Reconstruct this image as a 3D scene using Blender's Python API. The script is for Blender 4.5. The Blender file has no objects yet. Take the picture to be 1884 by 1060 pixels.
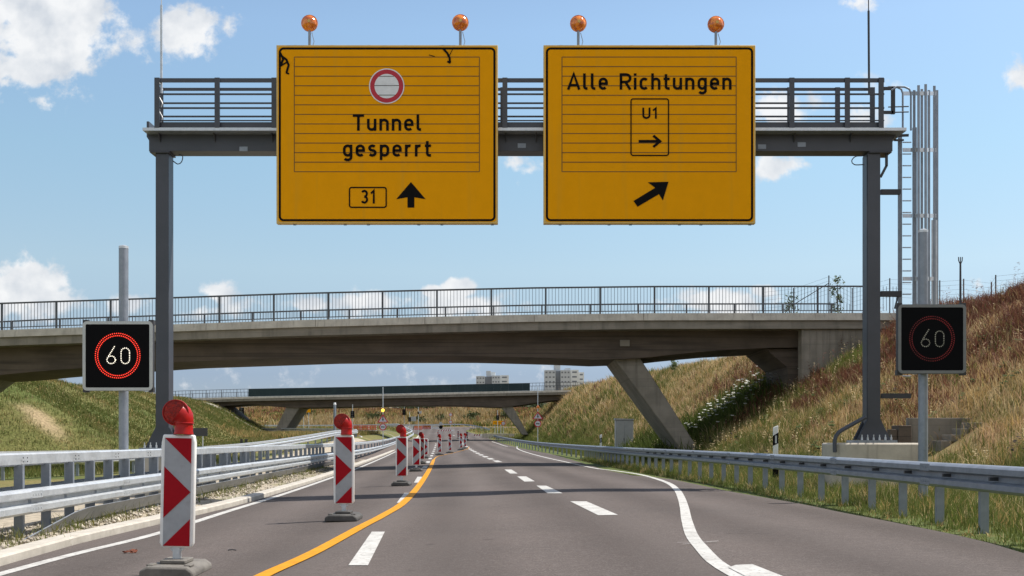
import bpy, bmesh, math, random
import numpy as np
from mathutils import Vector, noise as mnoise
random.seed(7); RNG = np.random.default_rng(7)
sc = bpy.context.scene; col = sc.collection
R = math.radians

# ------------------------------------------------------------------ camera, sky, sun
F, CX, HY, H = 2000.0, 942.0, 810.0, 1.12
cam = bpy.data.cameras.new('camera'); cam_o = bpy.data.objects.new('camera', cam); col.objects.link(cam_o)
cam_o.location = (0, 0, H); cam_o.rotation_euler = (R(90), 0, 0)
cam.sensor_width = 36; cam.lens = 36*F/1884; cam.shift_y = (HY-530)/1884
cam.clip_start = .05; cam.clip_end = 20000
sc.camera = cam_o
sc.view_settings.view_transform = 'Standard'; sc.view_settings.look = 'None'
sc.view_settings.exposure = 0.5; sc.view_settings.gamma = 1

SUN_EL, SUN_AZ = R(57), R(20)          # azimuth from +X towards +Y
sunv = Vector((math.cos(SUN_EL)*math.cos(SUN_AZ), math.cos(SUN_EL)*math.sin(SUN_AZ), math.sin(SUN_EL)))
sl = bpy.data.lights.new('sun', 'SUN'); sl.energy = 4.4; sl.angle = R(.5); sl.color = (1, .95, .87)
so = bpy.data.objects.new('sun', sl); col.objects.link(so); so.rotation_euler = sunv.to_track_quat('Z', 'Y').to_euler()

W = bpy.data.worlds.new('World'); sc.world = W; W.use_nodes = True
nt = W.node_tree; nt.nodes.clear(); N = nt.nodes.new; L = nt.links.new
def sock(x, inp):
    if isinstance(x, (int, float, tuple)): inp.default_value = x
    else: L(x, inp)
def wm(op, a, b=0.0, c=None):
    n = N('ShaderNodeMath'); n.operation = op; sock(a, n.inputs[0]); sock(b, n.inputs[1])
    if c is not None: sock(c, n.inputs[2])
    return n.outputs[0]
def wv(op, a, b):
    n = N('ShaderNodeVectorMath'); n.operation = op; sock(a, n.inputs[0]); sock(b, n.inputs[1])
    return n.outputs['Value' if op == 'LENGTH' else 'Vector']
sky = N('ShaderNodeTexSky'); sky.sky_type = 'NISHITA'; sky.sun_disc = False
sky.sun_elevation = SUN_EL; sky.sun_rotation = R(90)-SUN_AZ; sky.air_density = 1.0; sky.dust_density = .6; sky.ozone_density = 1.6
tc = N('ShaderNodeTexCoord'); sep = N('ShaderNodeSeparateXYZ'); L(tc.outputs['Generated'], sep.inputs[0])
yy = wm('MAXIMUM', sep.outputs[1], .02)
u = wm('DIVIDE', sep.outputs[0], yy); v = wm('DIVIDE', sep.outputs[2], yy)
uv = N('ShaderNodeCombineXYZ'); L(u, uv.inputs[0]); L(v, uv.inputs[1])
nz = N('ShaderNodeTexNoise'); nz.inputs['Scale'].default_value = 17; nz.inputs['Detail'].default_value = 10; nz.inputs['Roughness'].default_value = .6
L(uv.outputs[0], nz.inputs['Vector'])
nz2 = N('ShaderNodeTexNoise'); nz2.inputs['Scale'].default_value = 30; nz2.inputs['Detail'].default_value = 6
L(wv('ADD', uv.outputs[0], (.013, .016, .3)), nz2.inputs['Vector'])
# cumulus: centre, radii as slopes (x/y, z/y) of the direction; strength
CL = [(100,70,125,110,1.15),(55,-10,130,80,1.1),(30,120,110,50,.75),(66,182,50,26,.55),(10,150,60,40,.5),(352,58,72,56,.82),(415,50,30,26,.4),
      (48,528,90,60,1.1),(120,552,70,34,.85),(-30,560,150,50,.9),(402,538,36,28,1.0),(395,572,80,22,.55),(850,533,40,22,1.0),(798,538,24,14,.85),(860,562,130,30,.85),(690,556,110,26,.72),(560,560,90,20,.6),(240,560,60,24,.7),
      (1440,205,85,36,.72),(1425,305,64,34,.72),(945,300,64,36,.62),(1885,140,40,36,.75),(1655,160,60,26,.42),(1405,535,34,20,.95),(1330,555,150,30,.75),(700,690,400,30,.22),(1560,240,110,40,.45),(1870,520,60,16,.5),(250,80,26,30,.3),(1560,5,50,16,.35)]
best = None
for cx, cy, rx, ry, st in CL:
    d = wv('LENGTH', wv('MULTIPLY', wv('SUBTRACT', uv.outputs[0], ((cx-CX)/F, (HY-cy)/F, 0.0)), (F/rx, F/ry, 0.0)), (0.0, 0.0, 0.0))
    m = wm('MULTIPLY_ADD', d, -st*.8, st)
    best = m if best is None else wm('MAXIMUM', best, m)
nz3 = N('ShaderNodeTexNoise'); nz3.inputs['Scale'].default_value = 46; nz3.inputs['Detail'].default_value = 9; nz3.inputs['Roughness'].default_value = .62; L(uv.outputs[0], nz3.inputs['Vector'])
dens = wm('ADD', wm('ADD', best, wm('MULTIPLY_ADD', nz.outputs[0], 1.9, -1.05)), wm('MULTIPLY_ADD', nz3.outputs[0], .9, -.45))
ramp = N('ShaderNodeMapRange'); ramp.interpolation_type = 'SMOOTHSTEP'; L(dens, ramp.inputs[0])
ramp.inputs[1].default_value = .06; ramp.inputs[2].default_value = .42
front = wm('GREATER_THAN', sep.outputs[1], .02)
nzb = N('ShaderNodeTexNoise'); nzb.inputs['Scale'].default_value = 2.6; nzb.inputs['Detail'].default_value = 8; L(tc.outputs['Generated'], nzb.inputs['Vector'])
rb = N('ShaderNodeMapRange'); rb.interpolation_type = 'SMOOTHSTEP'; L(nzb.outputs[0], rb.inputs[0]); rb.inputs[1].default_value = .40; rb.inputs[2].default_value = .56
back = wm('MULTIPLY', rb.outputs[0], wm('MULTIPLY', wm('LESS_THAN', sep.outputs[1], .02), wm('GREATER_THAN', sep.outputs[2], 0.0)))  # unseen clouds behind the camera, added to brighten the surfaces facing it
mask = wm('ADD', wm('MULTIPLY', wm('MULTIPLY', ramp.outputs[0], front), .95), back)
shade = N('ShaderNodeMapRange'); L(nz2.outputs[0], shade.inputs[0]); shade.inputs[1].default_value = .35; shade.inputs[2].default_value = .62
cc = N('ShaderNodeMix'); cc.data_type = 'RGBA'; L(shade.outputs[0], cc.inputs[0])
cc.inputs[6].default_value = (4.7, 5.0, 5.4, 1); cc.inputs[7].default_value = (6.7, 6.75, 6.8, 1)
sat = N('ShaderNodeMix'); sat.data_type = 'RGBA'; sat.blend_type = 'MULTIPLY'; sat.inputs[0].default_value = 1
grade = N('ShaderNodeValToRGB'); L(sep.outputs[2], grade.inputs[0]); el = grade.color_ramp.elements
el[0].position = 0.0; el[0].color = (.50, .60, .88, 1); el[1].position = .62; el[1].color = (1.0, 1.0, 1.0, 1)
for p_, c_ in ((.06, (.54, .58, .78, 1)), (.11, (.86, .85, .87, 1)), (.153, (1.08, 1.04, .95, 1)), (.247, (1.20, 1.24, 1.09, 1)), (.351, (1.36, 1.37, 1.26, 1))):
    e = el.new(p_); e.color = c_
L(sky.outputs[0], sat.inputs[6]); L(grade.outputs[0], sat.inputs[7])
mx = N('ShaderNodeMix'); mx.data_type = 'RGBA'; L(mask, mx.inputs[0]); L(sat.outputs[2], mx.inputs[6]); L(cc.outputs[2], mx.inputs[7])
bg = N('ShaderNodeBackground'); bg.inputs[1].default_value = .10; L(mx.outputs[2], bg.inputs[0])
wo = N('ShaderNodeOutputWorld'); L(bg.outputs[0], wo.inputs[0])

# ------------------------------------------------------------------ measuring helpers
def P(px, py, Y): return Vector(((px-CX)/F*Y, Y, H+(HY-py)/F*Y))
def sm(t): t = np.clip(t, 0, 1); return t*t*(3-2*t)
def zbase(x, y):
    x = np.asarray(x, float); y = np.asarray(y, float)
    s = x+.065*y
    r = np.where(y > 60, 1e-4*(np.minimum(y, 320)-60)**2, 0)
    lift = 1.15*sm((-5.7-s)/4)*sm((y-40)/66)*(1-sm((y-215)/40))
    return .028*np.clip(s, -5.5, 3)+r+lift
def G(px, py):
    k = (HY-py)/F; a = (px-CX)/F; Y = 3.0
    while Y < 700 and H+k*Y > float(zbase(a*Y, Y)): Y += .5
    lo, hi = Y-.5, Y
    for _ in range(25):
        m = (lo+hi)/2
        if H+k*m > float(zbase(a*m, m)): lo = m
        else: hi = m
    return Vector((a*hi, hi, float(zbase(a*hi, hi))))
def spline(pts, step=.5):
    p = [Vector(q) for q in pts]; p = [p[0]*2-p[1]]+p+[p[-1]*2-p[-2]]; out = []
    for i in range(1, len(p)-2):
        a, b, c, d = p[i-1:i+3]; n = max(1, int((c-b).length/step))
        for k in range(n):
            t = k/n
            out.append(.5*((2*b)+(c-a)*t+(2*a-5*b+4*c-d)*t*t+(3*b-a-3*c+d)*t**3))
    out.append(p[-2]); return out
def lin(pts, step):
    out = [Vector(pts[0])]; carry = step
    for a, b in zip(pts[:-1], pts[1:]):
        a = Vector(a); b = Vector(b); l = (b-a).length; t = carry
        while t <= l: out.append(a+(b-a)*(t/l)); t += step
        carry = t-l
    return out

YT = [-30, 0, 20, 24, 30, 47, 60, 80, 100, 140, 165, 200]
RT = [7.6, 7.6, 8.2, 8.6, 7.6, 6.3, 6.0, 5.2, 4.5, 2.5, 1.4, -.5]
YC = [-30, 0, 20, 35, 47, 60, 80, 100, 140, 165, 200]
RC = [19, 19, 18.8, 18.2, 17.2, 14.6, 13.2, 12.3, 10.4, 9.2, 7]
RZ = [6.0, 6.0, 6.15, 6.3, 6.5, 6.0, 6.5, 7.0, 8.0, 8.6, 9]
YL = [-30, 40, 47, 52, 56, 60, 100, 150, 170, 200]
LT = [-36, -34, -30, -26, -22.6, -19.8, -25.5, -34, -37, -42]
LZ = [4.6, 4.6, 4.6, 4.7, 4.7, 4.7, 5.5, 6.4, 6.8, 7]
def terrain(x, y):
    x = np.asarray(x, float); y = np.asarray(y, float)
    b = zbase(x, y); s = x+.065*y
    g = b-.05+.07*sm((-4.75-s)/.3)*(y < 130)
    rt = np.interp(y, YT, RT); rc = np.interp(y, YC, RC); rz = np.interp(y, YC, RZ)
    t = np.clip((x-rt)/(rc-rt), 0, 1); t = .75*t+.25*sm(t)
    fr = (1-sm((y-176)/26))
    g = g+np.maximum(rz-g, 0)*t*fr
    lt = np.interp(y, YL, LT); lz = np.interp(y, YL, LZ)
    t = np.clip((lt-x)/9.0, 0, 1); t = .8*t+.2*sm(t)
    g = g+np.maximum(lz-g, 0)*t*(1-sm((y-168)/14))
    nz_ = (x > 8.7) & (x < 11.45) & (y > 24.6) & (y < 26.62); g = np.where(nz_, np.minimum(g, .25+.6*np.maximum(x-9, 0)), g)
    ridge = sm((y-274-.06*x)/38)*3.2
    g = g+ridge+np.clip((y-320)/900, 0, 1)*6
    n = np.sin(x*.9+y*.33)*.07+np.sin(x*.37-y*.71+2)*.09+np.sin(y*1.3+x*.2)*.04
    hill = sm((x-rt)/2.5)+sm((lt-x)/2.5)+sm((y-276)/8)
    return g+n*np.clip(hill, 0, 1)

# ------------------------------------------------------------------ materials
def mat(name, c, rough=.6, metal=0, c2=None, scale=6, detail=5, bump=0, bscale=60, stretch=(1, 1, 1), lo=.35, hi=.7, emit=None, es=0, spec=None, trans=0, alpha=1):
    m = bpy.data.materials.new(name); m.use_nodes = True; t = m.node_tree; b = t.nodes['Principled BSDF']
    b.inputs['Roughness'].default_value = rough; b.inputs['Metallic'].default_value = metal
    if spec is not None: b.inputs['Specular IOR Level'].default_value = spec
    if trans: b.inputs['Transmission Weight'].default_value = trans
    if alpha < 1: b.inputs['Alpha'].default_value = alpha
    tcn = t.nodes.new('ShaderNodeTexCoord'); mp = t.nodes.new('ShaderNodeMapping'); mp.inputs['Scale'].default_value = stretch
    t.links.new(tcn.outputs['Object'], mp.inputs[0])
    if c2 is None: c2 = tuple(x*.86 for x in c)
    n = t.nodes.new('ShaderNodeTexNoise'); n.inputs['Scale'].default_value = scale; n.inputs['Detail'].default_value = detail; n.inputs['Roughness'].default_value = .62
    t.links.new(mp.outputs[0], n.inputs['Vector'])
    r = t.nodes.new('ShaderNodeMapRange'); r.inputs[1].default_value = lo; r.inputs[2].default_value = hi; t.links.new(n.outputs[0], r.inputs[0])
    x = t.nodes.new('ShaderNodeMix'); x.data_type = 'RGBA'; t.links.new(r.outputs[0], x.inputs[0])
    x.inputs[6].default_value = (*c, 1); x.inputs[7].default_value = (*c2, 1)
    t.links.new(x.outputs[2], b.inputs['Base Color'])
    if bump:
        n2 = t.nodes.new('ShaderNodeTexNoise'); n2.inputs['Scale'].default_value = bscale; n2.inputs['Detail'].default_value = 3; t.links.new(tcn.outputs['Object'], n2.inputs['Vector'])
        bp = t.nodes.new('ShaderNodeBump'); bp.inputs['Strength'].default_value = bump; bp.inputs['Distance'].default_value = .01
        t.links.new(n2.outputs[0], bp.inputs['Height']); t.links.new(bp.outputs[0], b.inputs['Normal'])
    if emit: b.inputs['Emission Color'].default_value = (*emit, 1); b.inputs['Emission Strength'].default_value = es
    m['mixfac'] = x.name
    return m
def mix_layer(m, c, scale, lo, hi, stretch=(1, 1, 1), detail=4, amount=1):
    """one more noise layer of another colour over a material (stains, streaks, grains)"""
    t = m.node_tree; b = t.nodes['Principled BSDF']; src = b.inputs['Base Color'].links[0].from_socket
    tcn = t.nodes.new('ShaderNodeTexCoord'); mp = t.nodes.new('ShaderNodeMapping'); mp.inputs['Scale'].default_value = stretch
    n = t.nodes.new('ShaderNodeTexNoise'); n.inputs['Scale'].default_value = scale; n.inputs['Detail'].default_value = detail
    t.links.new(tcn.outputs['Object'], mp.inputs[0]); t.links.new(mp.outputs[0], n.inputs['Vector'])
    r = t.nodes.new('ShaderNodeMapRange'); r.inputs[1].default_value = lo; r.inputs[2].default_value = hi; r.inputs[4].default_value = amount
    t.links.new(n.outputs[0], r.inputs[0])
    x = t.nodes.new('ShaderNodeMix'); x.data_type = 'RGBA'; t.links.new(r.outputs[0], x.inputs[0]); t.links.new(src, x.inputs[6]); x.inputs[7].default_value = (*c, 1)
    t.links.new(x.outputs[2], b.inputs['Base Color']); return m
M = {}
M['asphalt'] = mat('asphalt', (.108, .090, .083), .85, c2=(.088, .075, .070), scale=.35, detail=6, bump=.5, bscale=130, spec=.06)
mix_layer(M['asphalt'], (.20, .178, .165), 60, .54, .72, detail=2, amount=.75)
mix_layer(M['asphalt'], (.145, .124, .115), 16, .5, .72, detail=3, amount=.6)
mix_layer(M['asphalt'], (.036, .033, .032), 50, .60, .75, detail=2, amount=.7)
mix_layer(M['asphalt'], (.130, .112, .104), .5, .45, .72, stretch=(2.2, .05, 1), amount=.55)
def wheel_tracks(m, period, phase, amp):
    t = m.node_tree; b = t.nodes['Principled BSDF']; src = b.inputs['Base Color'].links[0].from_socket; A = t.nodes.new
    tcn = A('ShaderNodeTexCoord'); dt = A('ShaderNodeVectorMath'); dt.operation = 'DOT_PRODUCT'; t.links.new(tcn.outputs['Object'], dt.inputs[0]); dt.inputs[1].default_value = (1, .065, 0)
    def mth(op, a, bb):
        n = A('ShaderNodeMath'); n.operation = op
        for i_, q_ in enumerate((a, bb)):
            if isinstance(q_, float): n.inputs[i_].default_value = q_
            else: t.links.new(q_, n.inputs[i_])
        return n.outputs[0]
    c = mth('COSINE', mth('MULTIPLY', mth('SUBTRACT', dt.outputs['Value'], phase), 6.28318/period), 0.0)
    nz_ = A('ShaderNodeTexNoise'); nz_.inputs['Scale'].default_value = .25; nz_.inputs['Detail'].default_value = 4; t.links.new(tcn.outputs['Object'], nz_.inputs['Vector'])
    f = mth('ADD', mth('MULTIPLY', mth('MULTIPLY', c, amp), mth('MULTIPLY', nz_.outputs[0], 2.0)), 1.0)
    x = A('ShaderNodeVectorMath'); x.operation = 'MULTIPLY'; t.links.new(src, x.inputs[0]); t.links.new(f, x.inputs[1]); t.links.new(x.outputs[0], b.inputs['Base Color'])
wheel_tracks(M['asphalt'], 1.75, .95, .12)
mix_layer(M['asphalt'], (.045, .040, .038), 2.6, .68, .74, detail=5, amount=.45)
M['asphalt_old'] = mat('asphalt_old', (.15, .125, .112), .85, c2=(.12, .10, .092), scale=.5, bump=.3, bscale=90, spec=.06)
M['white_paint'] = mat('white_paint', (.52, .51, .485), .75, c2=(.42, .41, .39), scale=7, detail=9, lo=.45, hi=.72, spec=.1, bump=.3, bscale=110)
mix_layer(M['white_paint'], (.20, .18, .165), 26, .57, .68, detail=6, amount=.8)
mix_layer(M['white_paint'], (.24, .225, .21), 3.0, .48, .72, detail=6, amount=.5)
M['yellow_paint'] = mat('yellow_paint', (.60, .27, .018), .65, c2=(.48, .205, .016), scale=7, detail=8, lo=.42, hi=.75, spec=.1)
mix_layer(M['yellow_paint'], (.28, .17, .08), 30, .62, .75, detail=4, amount=.6)
M['kerb'] = mat('kerb_concrete', (.50, .46, .40), .8, c2=(.36, .33, .28), scale=4, bump=.3)
M['galv'] = mat('galvanised_steel', (.60, .63, .66), .42, .45, c2=(.46, .49, .52), scale=5, detail=6, bump=.05, bscale=40)
mix_layer(M['galv'], (.36, .37, .38), 2.2, .5, .75, stretch=(1, 1, 3), amount=.6)
mix_layer(M['galv'], (.70, .72, .73), 26, .56, .70, detail=2, amount=.5)
M['galv_bright'] = mat('galvanised_bright', (.66, .68, .70), .38, .5, c2=(.55, .57, .6), scale=9)
M['galv_dark'] = mat('galvanised_dull', (.30, .33, .38), .5, .45, c2=(.22, .25, .29), scale=6, detail=6)
M['gantry'] = mat('dark_grey_paint', (.062, .066, .082), .42, c2=(.048, .052, .064), scale=1.5, spec=.5)
M['concrete'] = mat('concrete', (.27, .24, .20), .85, c2=(.18, .16, .13), scale=1.1, detail=8, bump=.25, bscale=25)
mix_layer(M['concrete'], (.12, .105, .085), 2.2, .52, .72, stretch=(1.5, 1.5, .12), detail=5, amount=.75)
mix_layer(M['concrete'], (.13, .115, .095), 1.0, .60, .66, stretch=(.05, .05, 16), detail=2, amount=.4)
mix_layer(M['concrete'], (.34, .30, .25), 1.2, .55, .75, stretch=(.25, .25, 2.2), amount=.5)
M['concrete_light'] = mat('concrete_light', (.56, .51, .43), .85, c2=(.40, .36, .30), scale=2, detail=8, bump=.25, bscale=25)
mix_layer(M['concrete_light'], (.27, .24, .2), 3.2, .54, .74, stretch=(2.5, 2.5, .2), detail=5, amount=.7)
M['concrete_girder'] = mat('concrete_girder', (.13, .10, .078), .9, c2=(.085, .066, .052), scale=.8, detail=8, bump=.25, bscale=25)  # same bridge concrete, with the shade under the deck put into its colour
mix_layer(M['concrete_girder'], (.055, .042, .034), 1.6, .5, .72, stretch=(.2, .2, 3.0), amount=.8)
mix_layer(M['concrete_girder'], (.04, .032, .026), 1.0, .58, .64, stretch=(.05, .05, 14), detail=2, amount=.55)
M['sign_yellow'] = mat('sign_yellow', (.86, .36, .002), .6, c2=(.81, .34, .002), scale=3, spec=.06)
mix_layer(M['sign_yellow'], (.70, .33, .02), 1.6, .55, .8, stretch=(3, 3, .2), detail=7, amount=.6)
M['sign_edge'] = mat('sign_edge', (.70, .46, .12), .5)
M['black'] = mat('black_paint', (.010, .009, .009), .7, spec=.04)
M['sign_white'] = mat('sign_white', (.80, .81, .83), .6, spec=.1)
M['line_brown'] = mat('slat_gap', (.20, .095, .012), .7)
M['red'] = mat('red_reflective', (.36, .006, .014), .6, c2=(.30, .005, .012), scale=4, spec=.12)
M['sign_red'] = mat('sign_red', (.50, .01, .03), .5)
M['white_refl'] = mat('white_reflective', (.53, .55, .58), .6, c2=(.47, .49, .51), scale=12)
M['beacon_white'] = mat('beacon_white', (.37, .385, .41), .6, c2=(.32, .335, .355), scale=12, spec=.2)
mix_layer(M['beacon_white'], (.22, .21, .19), 9, .6, .8, detail=6, amount=.4)
M['white_plastic'] = mat('white_plastic', (.84, .84, .83), .4, c2=(.76, .76, .74), scale=10)
M['lamp_red'] = mat('red_lamp', (.42, .006, .004), .34, c2=(.30, .005, .004), scale=20, spec=.35)
M['lens_red'] = mat('red_lens', (.34, .012, .004), .3, c2=(.16, .004, .003), scale=60, detail=1, bump=.8, bscale=75, spec=.3)
M['amber'] = mat('amber_lens', (.86, .25, .012), .14, c2=(.50, .10, .006), scale=9, detail=2, lo=.42, hi=.58, bump=.5, bscale=22, spec=.8)
M['amber_lit'] = mat('amber_lit', (.9, .5, .05), .3, emit=(1, .62, .06), es=1.7)
M['rubber'] = mat('rubber', (.055, .053, .05), .8, c2=(.09, .085, .08), scale=8, bump=.4, bscale=60)
M['dusty_rubber'] = mat('dusty_rubber', (.19, .175, .155), .85, c2=(.11, .10, .09), scale=7, bump=.4, bscale=60)
M['screen'] = mat('screen_black', (.004, .004, .005), .7, spec=.08)
M['led_frame'] = mat('led_frame', (.50, .51, .50), .4, .3)
M['led_frame_dull'] = mat('led_frame_dull', (.20, .205, .205), .5, .3)
M['led_red'] = mat('led_red', (.7, .03, .02), .4, emit=(1, .045, .02), es=1.0)
M['led_white'] = mat('led_white', (.9, .85, .75), .4, emit=(1, .9, .72), es=.85)
M['led_red_dim'] = mat('led_red_dim', (.24, .006, .008), .5, c2=(.05, .002, .003), scale=2.6, detail=3, lo=.4, hi=.62, emit=(1, .02, .03), es=.015)
M['led_white_dim'] = mat('led_white_dim', (.30, .29, .24), .5, c2=(.10, .10, .08), scale=9, emit=(1, .95, .75), es=.05)
M['dark_metal'] = mat('dark_metal', (.045, .045, .05), .55)
M['rail_dark'] = mat('railing_paint', (.085, .09, .10), .5, .2)
M['glare'] = mat('glare_screen', (.018, .034, .040), .5, c2=(.028, .048, .052), scale=.6, spec=.2)
M['cab'] = mat('cabinet_grey', (.36, .37, .37), .55, c2=(.30, .31, .31), scale=3)
M['stone'] = mat('gravel_stone', (.50, .44, .36), .9, c2=(.30, .26, .21), scale=2.0)
M['tower'] = mat('tower_render', (.47, .51, .55), .8, c2=(.42, .46, .5), scale=.05)
M['tower_light'] = mat('tower_light', (.62, .65, .66), .8, c2=(.57, .60, .61), scale=.05)
M['tower_dark'] = mat('tower_dark', (.17, .19, .22), .7)
M['house_white'] = mat('house_render', (.74, .71, .64), .8, c2=(.68, .65, .6), scale=.4)
M['roof_red'] = mat('roof_tiles', (.17, .075, .06), .85, c2=(.12, .055, .05), scale=1.5)
M['bark'] = mat('bark', (.10, .075, .05), .9, c2=(.06, .045, .03), scale=8)
M['fence_red'] = mat('fence_red', (.70, .09, .05), .6)
M['sign_grey'] = mat('sign_back_grey', (.42, .43, .43), .5, .3)
M['debris'] = mat('dead_leaf', (.20, .05, .02), .8, c2=(.10, .03, .015), scale=30)
M['paint_mark'] = M['white_paint']
def colour_attr_mat(name, rough=.8, trans=0.0, fine=.25, nscale=14):
    m = bpy.data.materials.new(name); m.use_nodes = True; t = m.node_tree; b = t.nodes['Principled BSDF']; b.inputs['Roughness'].default_value = rough
    b.inputs['Specular IOR Level'].default_value = .15
    a = t.nodes.new('ShaderNodeAttribute'); a.attribute_name = 'Col'
    tcn = t.nodes.new('ShaderNodeTexCoord'); n = t.nodes.new('ShaderNodeTexNoise'); n.inputs['Scale'].default_value = nscale; n.inputs['Detail'].default_value = 6
    t.links.new(tcn.outputs['Object'], n.inputs['Vector'])
    r = t.nodes.new('ShaderNodeMapRange'); r.inputs[1].default_value = .3; r.inputs[2].default_value = .7; r.inputs[3].default_value = 1-fine; r.inputs[4].default_value = 1+fine
    t.links.new(n.outputs[0], r.inputs[0])
    x = t.nodes.new('ShaderNodeVectorMath'); x.operation = 'MULTIPLY'; t.links.new(a.outputs['Color'], x.inputs[0]); t.links.new(r.outputs[0], x.inputs[1])
    t.links.new(x.outputs[0], b.inputs['Base Color'])
    if trans:
        tr = t.nodes.new('ShaderNodeBsdfTranslucent'); t.links.new(x.outputs[0], tr.inputs[0])
        mxs = t.nodes.new('ShaderNodeMixShader'); mxs.inputs[0].default_value = trans
        t.links.new(b.outputs[0], mxs.inputs[1]); t.links.new(tr.outputs[0], mxs.inputs[2]); t.links.new(mxs.outputs[0], t.nodes['Material Output'].inputs[0])
    return m
M['ground'] = colour_attr_mat('ground', .95, fine=.35, nscale=9)
M['grass'] = colour_attr_mat('grass_blades', .7, trans=.38, fine=.0)
M['leaf'] = colour_attr_mat('leaves', .6, trans=.3, fine=.1)

# ------------------------------------------------------------------ object helpers
def tag(o, label=None, cat=None, group=None, kind=None):
    if label: o['label'] = label
    if cat: o['category'] = cat
    if group: o['group'] = group
    if kind: o['kind'] = kind
    return o
def thing(name, label, cat, loc=(0, 0, 0), group=None):
    o = bpy.data.objects.new(name, None); col.objects.link(o); o.location = loc; o.empty_display_size = .2
    return tag(o, label, cat, group)
def wloc(o):
    v = Vector((0, 0, 0))
    while o is not None: v += Vector(o.location); o = o.parent
    return v
def kids(o): return [c for c in bpy.data.objects if c.parent is o]
def copy_tree(o, parent=None):
    c = o.copy(); col.objects.link(c)
    if parent is not None: c.parent = parent
    for ch in kids(o): copy_tree(ch, c)
    return c
class MB:
    def __init__(s): s.v = []; s.f = []
    def add(s, vs, fs):
        k = len(s.v); s.v += [tuple(p) for p in vs]; s.f += [tuple(i+k for i in f) for f in fs]; return s
    def box(s, x0, x1, y0, y1, z0, z1):
        return s.add([(x0, y0, z0), (x1, y0, z0), (x1, y1, z0), (x0, y1, z0), (x0, y0, z1), (x1, y0, z1), (x1, y1, z1), (x0, y1, z1)],
                     [(3, 2, 1, 0), (4, 5, 6, 7), (0, 1, 5, 4), (1, 2, 6, 5), (2, 3, 7, 6), (3, 0, 4, 7)])
    def bar(s, p, q, w, h, up=(0, 0, 1)):
        p = Vector(p); q = Vector(q); d = (q-p).normalized(); a = d.cross(Vector(up))
        if a.length < 1e-4: a = d.cross(Vector((0, 1, 0)))
        a.normalize(); b = a.cross(d); a *= w/2; b *= h/2
        return s.add([p-a-b, p+a-b, p+a+b, p-a+b, q-a-b, q+a-b, q+a+b, q-a+b], [(3, 2, 1, 0), (4, 5, 6, 7), (0, 1, 5, 4), (1, 2, 6, 5), (2, 3, 7, 6), (3, 0, 4, 7)])
    def tube(s, pts, r, n=10, caps=True):
        pts = [Vector(p) for p in pts]; rs = r if isinstance(r, (list, tuple)) else [r]*len(pts); vs = []; fs = []; a = None
        for i, p in enumerate(pts):
            d = ((pts[i+1]-p) if i == 0 else (p-pts[i-1]) if i == len(pts)-1 else (pts[i+1]-p).normalized()+(p-pts[i-1]).normalized()).normalized()
            if a is None: a = d.orthogonal().normalized()
            else: a = (a-d*a.dot(d)).normalized()
            b = d.cross(a)
            vs += [p+(a*math.cos(6.28318*k/n)+b*math.sin(6.28318*k/n))*rs[i] for k in range(n)]
        for i in range(len(pts)-1):
            fs += [(i*n+k, i*n+(k+1) % n, (i+1)*n+(k+1) % n, (i+1)*n+k) for k in range(n)]
        if caps: fs += [tuple(range(n))[::-1], tuple(range((len(pts)-1)*n, len(pts)*n))]
        return s.add(vs, fs)
    def prism(s, pts, vec):
        pts = [Vector(p) for p in pts]; vec = Vector(vec); n = len(pts)
        return s.add(pts+[p+vec for p in pts], [tuple(range(n)), tuple(range(2*n-1, n-1, -1))]+[(i, i+n, (i+1) % n+n, (i+1) % n) for i in range(n)])
    def poly(s, pts): return s.add(pts, [tuple(range(len(pts)))])
    def lathe(s, prof, c=(0, 0, 0), n=20, axis='z', sy=1.0):
        vs = []; fs = []; c = Vector(c)
        for r, h in prof:
            for k in range(n):
                a = 6.28318*k/n; x, y = r*math.cos(a), r*math.sin(a)*sy
                vs.append(c+(Vector((x, y, h)) if axis == 'z' else Vector((x, h, y))))
        m = len(prof)
        for i in range(m-1): fs += [(i*n+k, i*n+(k+1) % n, (i+1)*n+(k+1) % n, (i+1)*n+k) for k in range(n)]
        fs += [tuple(range(n))[::-1], tuple(range((m-1)*n, m*n))]
        return s.add(vs, fs)
    def sweep(s, path, prof, caps=True):
        """prof: closed list of (n, z); n to the right of the direction of travel"""
        path = [Vector(p) for p in path]; m = len(prof); vs = []; fs = []
        for i, p in enumerate(path):
            d = path[min(i+1, len(path)-1)]-path[max(i-1, 0)]; d.z = 0; d.normalize(); nn = Vector((d.y, -d.x, 0))
            vs += [p+nn*a+Vector((0, 0, z)) for a, z in prof]
        for i in range(len(path)-1): fs += [(i*m+k, (i+1)*m+k, (i+1)*m+(k+1) % m, i*m+(k+1) % m) for k in range(m)]
        if caps: fs += [tuple(range(m))[::-1], tuple(range((len(path)-1)*m, len(path)*m))]
        return s.add(vs, fs)
    def build(s, name, m, parent=None, bevel=0, smooth=35, label=None, kind=None, fix=True):
        me = bpy.data.meshes.new(name); off = wloc(parent) if parent else Vector((0, 0, 0))
        me.from_pydata([(a-off.x, b-off.y, c-off.z) for a, b, c in s.v], [], s.f)
        if fix:
            bm = bmesh.new(); bm.from_mesh(me); bmesh.ops.recalc_face_normals(bm, faces=bm.faces); bm.to_mesh(me); bm.free()
        me.materials.append(M[m] if isinstance(m, str) else m)
        if smooth:
            me.polygons.foreach_set('use_smooth', [True]*len(me.polygons)); me.set_sharp_from_angle(angle=R(smooth))
        o = bpy.data.objects.new(name, me); col.objects.link(o)
        if parent: o.parent = parent
        if bevel:
            b = o.modifiers.new('bevel', 'BEVEL'); b.width = bevel; b.segments = 2; b.limit_method = 'ANGLE'; b.angle_limit = R(40)
        if label: o['label'] = label
        if kind: o['kind'] = kind
        return o
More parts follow.
